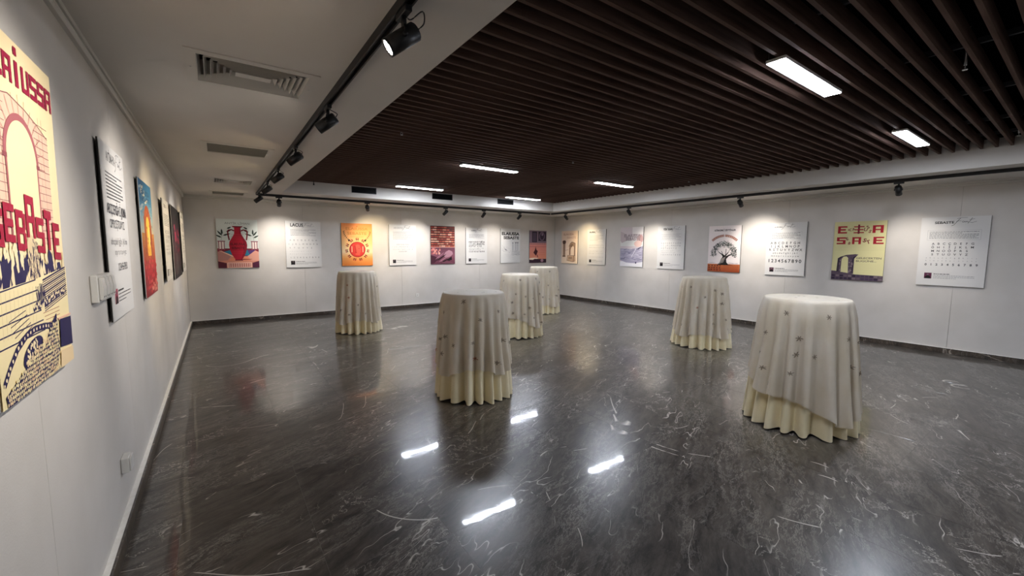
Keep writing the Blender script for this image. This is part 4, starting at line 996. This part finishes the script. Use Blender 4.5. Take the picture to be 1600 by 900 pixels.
def sheet_rows():
    R = [(t, .09, .61, y, .026, '#4e4c49', {}) for t, y in (('A B C D E F G H I J K L', .54), ('M N O P R S T U V Y Z', .475), ('a b c d e f g h i j k l', .375), ('m n o p r s t u v y z', .315), ('1 2 3 4 5 6 7 8 9 0', .205))]
    return FP('ALARA', R, tx=.07, tw=.23, th=.045, tb=.04, tcol='#3a3836', script='#7e7b77', photo='#1b1917', box_y=(.66, .84), seed=36, para=5, pcol='#8d8a86')
def sheet_outline():
    return FP('YÖRÜKHAN', bigrows('#807e81', .0, h=.036), tx=.14, tw=.24, th=.045, tb=.05, tcol='#232325', script='#79797b', photo='#131113', box_y=(.66, .83), seed=37, para=6, pcol='#908f92')
def sheet_antim():
    R = [('A B C Ç D E F G Ğ H I İ J K L M N', .09, .63, .605, .060, '#55555a', dict(bold=.005)), ('O P R S Ş T U V Y Z', .14, .54, .525, .052, '#55555a', dict(bold=.005)),
         ('a b c ç d e f g ğ h i j k l m n', .11, .60, .43, .040, '#55555a', {}), ('o p r s t u v y z', .20, .54, .37, .036, '#49494c', {}), ('1 2 3 4 5 6 7 8 9 0', .26, .54, .275, .046, '#55555a', {})]
    return FP('ANTİMAHYA', R, tx=.16, tw=.26, th=.055, tb=.02, tcol='#5a5a5d', script='#656567', photo='#a23a52', box_y=(.67, .86), seed=38, box=False, para=8, pcol='#616164', py=.09)
def sheet_left(seed): return FP('TAŞUCU' if seed == 41 else 'KİLİKYA', bigrows('#555557', .0), tx=.15, tw=.22, th=.04, photo='#222', seed=seed, box=False, pcol='#6f6f71') if False else FP('TAŞUCU' if seed == 41 else 'KİLİKYA', bigrows('#555557', .0), tx=.15, tw=.22, th=.04, photo='#222022', seed=seed, box=False, pcol='#6f6f71')

def poster(side, a0, a1, z0, z1, art, label, back=None, tilt=0.0, swing=0.0, lean=0.0):
    w_, h = abs(a1 - a0), z1 - z0
    if back is None: back = 0.022 if side == 'l' else 0.030
    bt = 0.010 if side == 'l' else 0.021
    if side == 'b': t = empty('poster', (a0, YB, z0), 0)
    elif side == 'r': t = empty('poster', (XR, max(a0, a1), z0), -PI / 2)
    else: t = empty('poster', (XL, a0, z0), PI / 2)
    t.rotation_euler = (lean, tilt, t.rotation_euler[2] + swing)
    tag(t, label, 'poster', {'b': 'posters on the back wall', 'r': 'posters on the right wall', 'l': 'posters on the left wall'}[side])
    box('board', (0, -back + 0.003, 0), (w_, -back + bt, h), M_edge, t)
    box('facing', (0, -back, 0), (w_, -back + 0.0029, h), M_face, t)
    box('wall_spacer', (w_ * .2, -back + bt + 0.0002, h * .2), (w_ * .8, -0.0005, h * .8), M_edge, t)
    art.build(t, w_, h, back, 0.61 if art is BIG else 0.7)
    return t
BIG = art_big()
poster('l', 1.585, 2.215, 1.125, 2.145, BIG, 'large cream poster of an arch and navy ruins with crimson lettering, nearest the camera', lean=0.012)
poster('l', 3.03, 3.70, 1.14, 2.11, sheet_antim(), 'white alphabet poster on the left wall, over the switch block')
poster('l', 4.32, 5.08, 1.135, 2.08, art_city(), 'blue, ochre and red painted arch poster on the left wall')
poster('l', 5.90, 6.62, 1.16, 2.07, sheet_left(41), 'white text poster between the blue-red and the near-black posters on the left wall', back=0.034)
poster('l', 7.12, 8.50, 1.10, 2.10, art_dark(), 'near-black poster with a dim crimson figure on the left wall')
poster('l', 8.88, 9.72, 1.12, 2.12, sheet_left(42), 'white text poster farthest along the left wall, beside the corner')
BK = [((.012, .716), (1.114, 2.098), art_vase, 'pale poster of a red amphora with olive sprigs over a courtyard'),
 ((1.224, 1.932), (1.097, 2.106), sheet_lacus, 'white alphabet poster with bold black LACUS title, second on the back wall'),
 ((2.373, 3.078), (1.109, 2.103), art_coin, 'orange poster with a round red coin portrait'),
 ((3.49, 4.193), (1.10, 2.108), sheet_pale, 'white poster of pale grey text between the orange and brick posters'),
 ((4.60, 5.306), (1.11, 2.12), art_brick, 'dark red poster of brick rows above purple hands'),
 ((5.65, 6.34), (1.105, 2.106), sheet_bold, 'white poster with heavy black alphabet rows, between brick poster and ruins sketch'),
 ((6.81, 7.517), (1.10, 2.116), art_columns, 'white poster with black ELAIUSSA SEBASTE title above a pencil sketch of columns'),
 ((7.88, 8.556), (1.09, 2.089), art_doors, 'purple and salmon poster of dark doorways beside the back corner')]
for (a0, a1), (z0, z1), fn, lab in BK: poster('b', a0, a1, z0, z1, fn(), lab)
RK = [((9.125, 9.84), (1.08, 2.082), art_arch, 'beige poster with a brown ink drawing of a column and arch'),
 ((8.017, 8.72), (1.082, 2.09), sheet_rows, 'white text poster between the beige arch and lavender posters'),
 ((6.760, 7.49), (1.076, 2.107), art_lavender, 'lavender and grey watercolour poster of a ruined slope'),
 ((5.60, 6.33), (1.064, 2.092), sheet_outline, 'white poster with short bold black title and faint outlined letters'),
 ((4.323, 5.02), (1.06, 2.047), art_tree, 'pale poster of a black olive tree on orange soil'),
 ((3.148, 3.83), (1.051, 2.059), sheet_aur, 'white poster with large dark numerals 1 to 0 between the tree and yellow posters'),
 ((2.024, 2.728), (1.03, 2.030), art_gate, 'pale yellow poster with red ELAIUSSA SEBASTE blocks and a stone arch'),
 ((0.912, 1.623), (1.017, 2.042), sheet_seb, 'large white SEBASTE alphabet poster nearest the right picture edge')]
for (a0, a1), (z0, z1), fn, lab in RK: poster('r', a0, a1, z0, z1, fn(), lab)
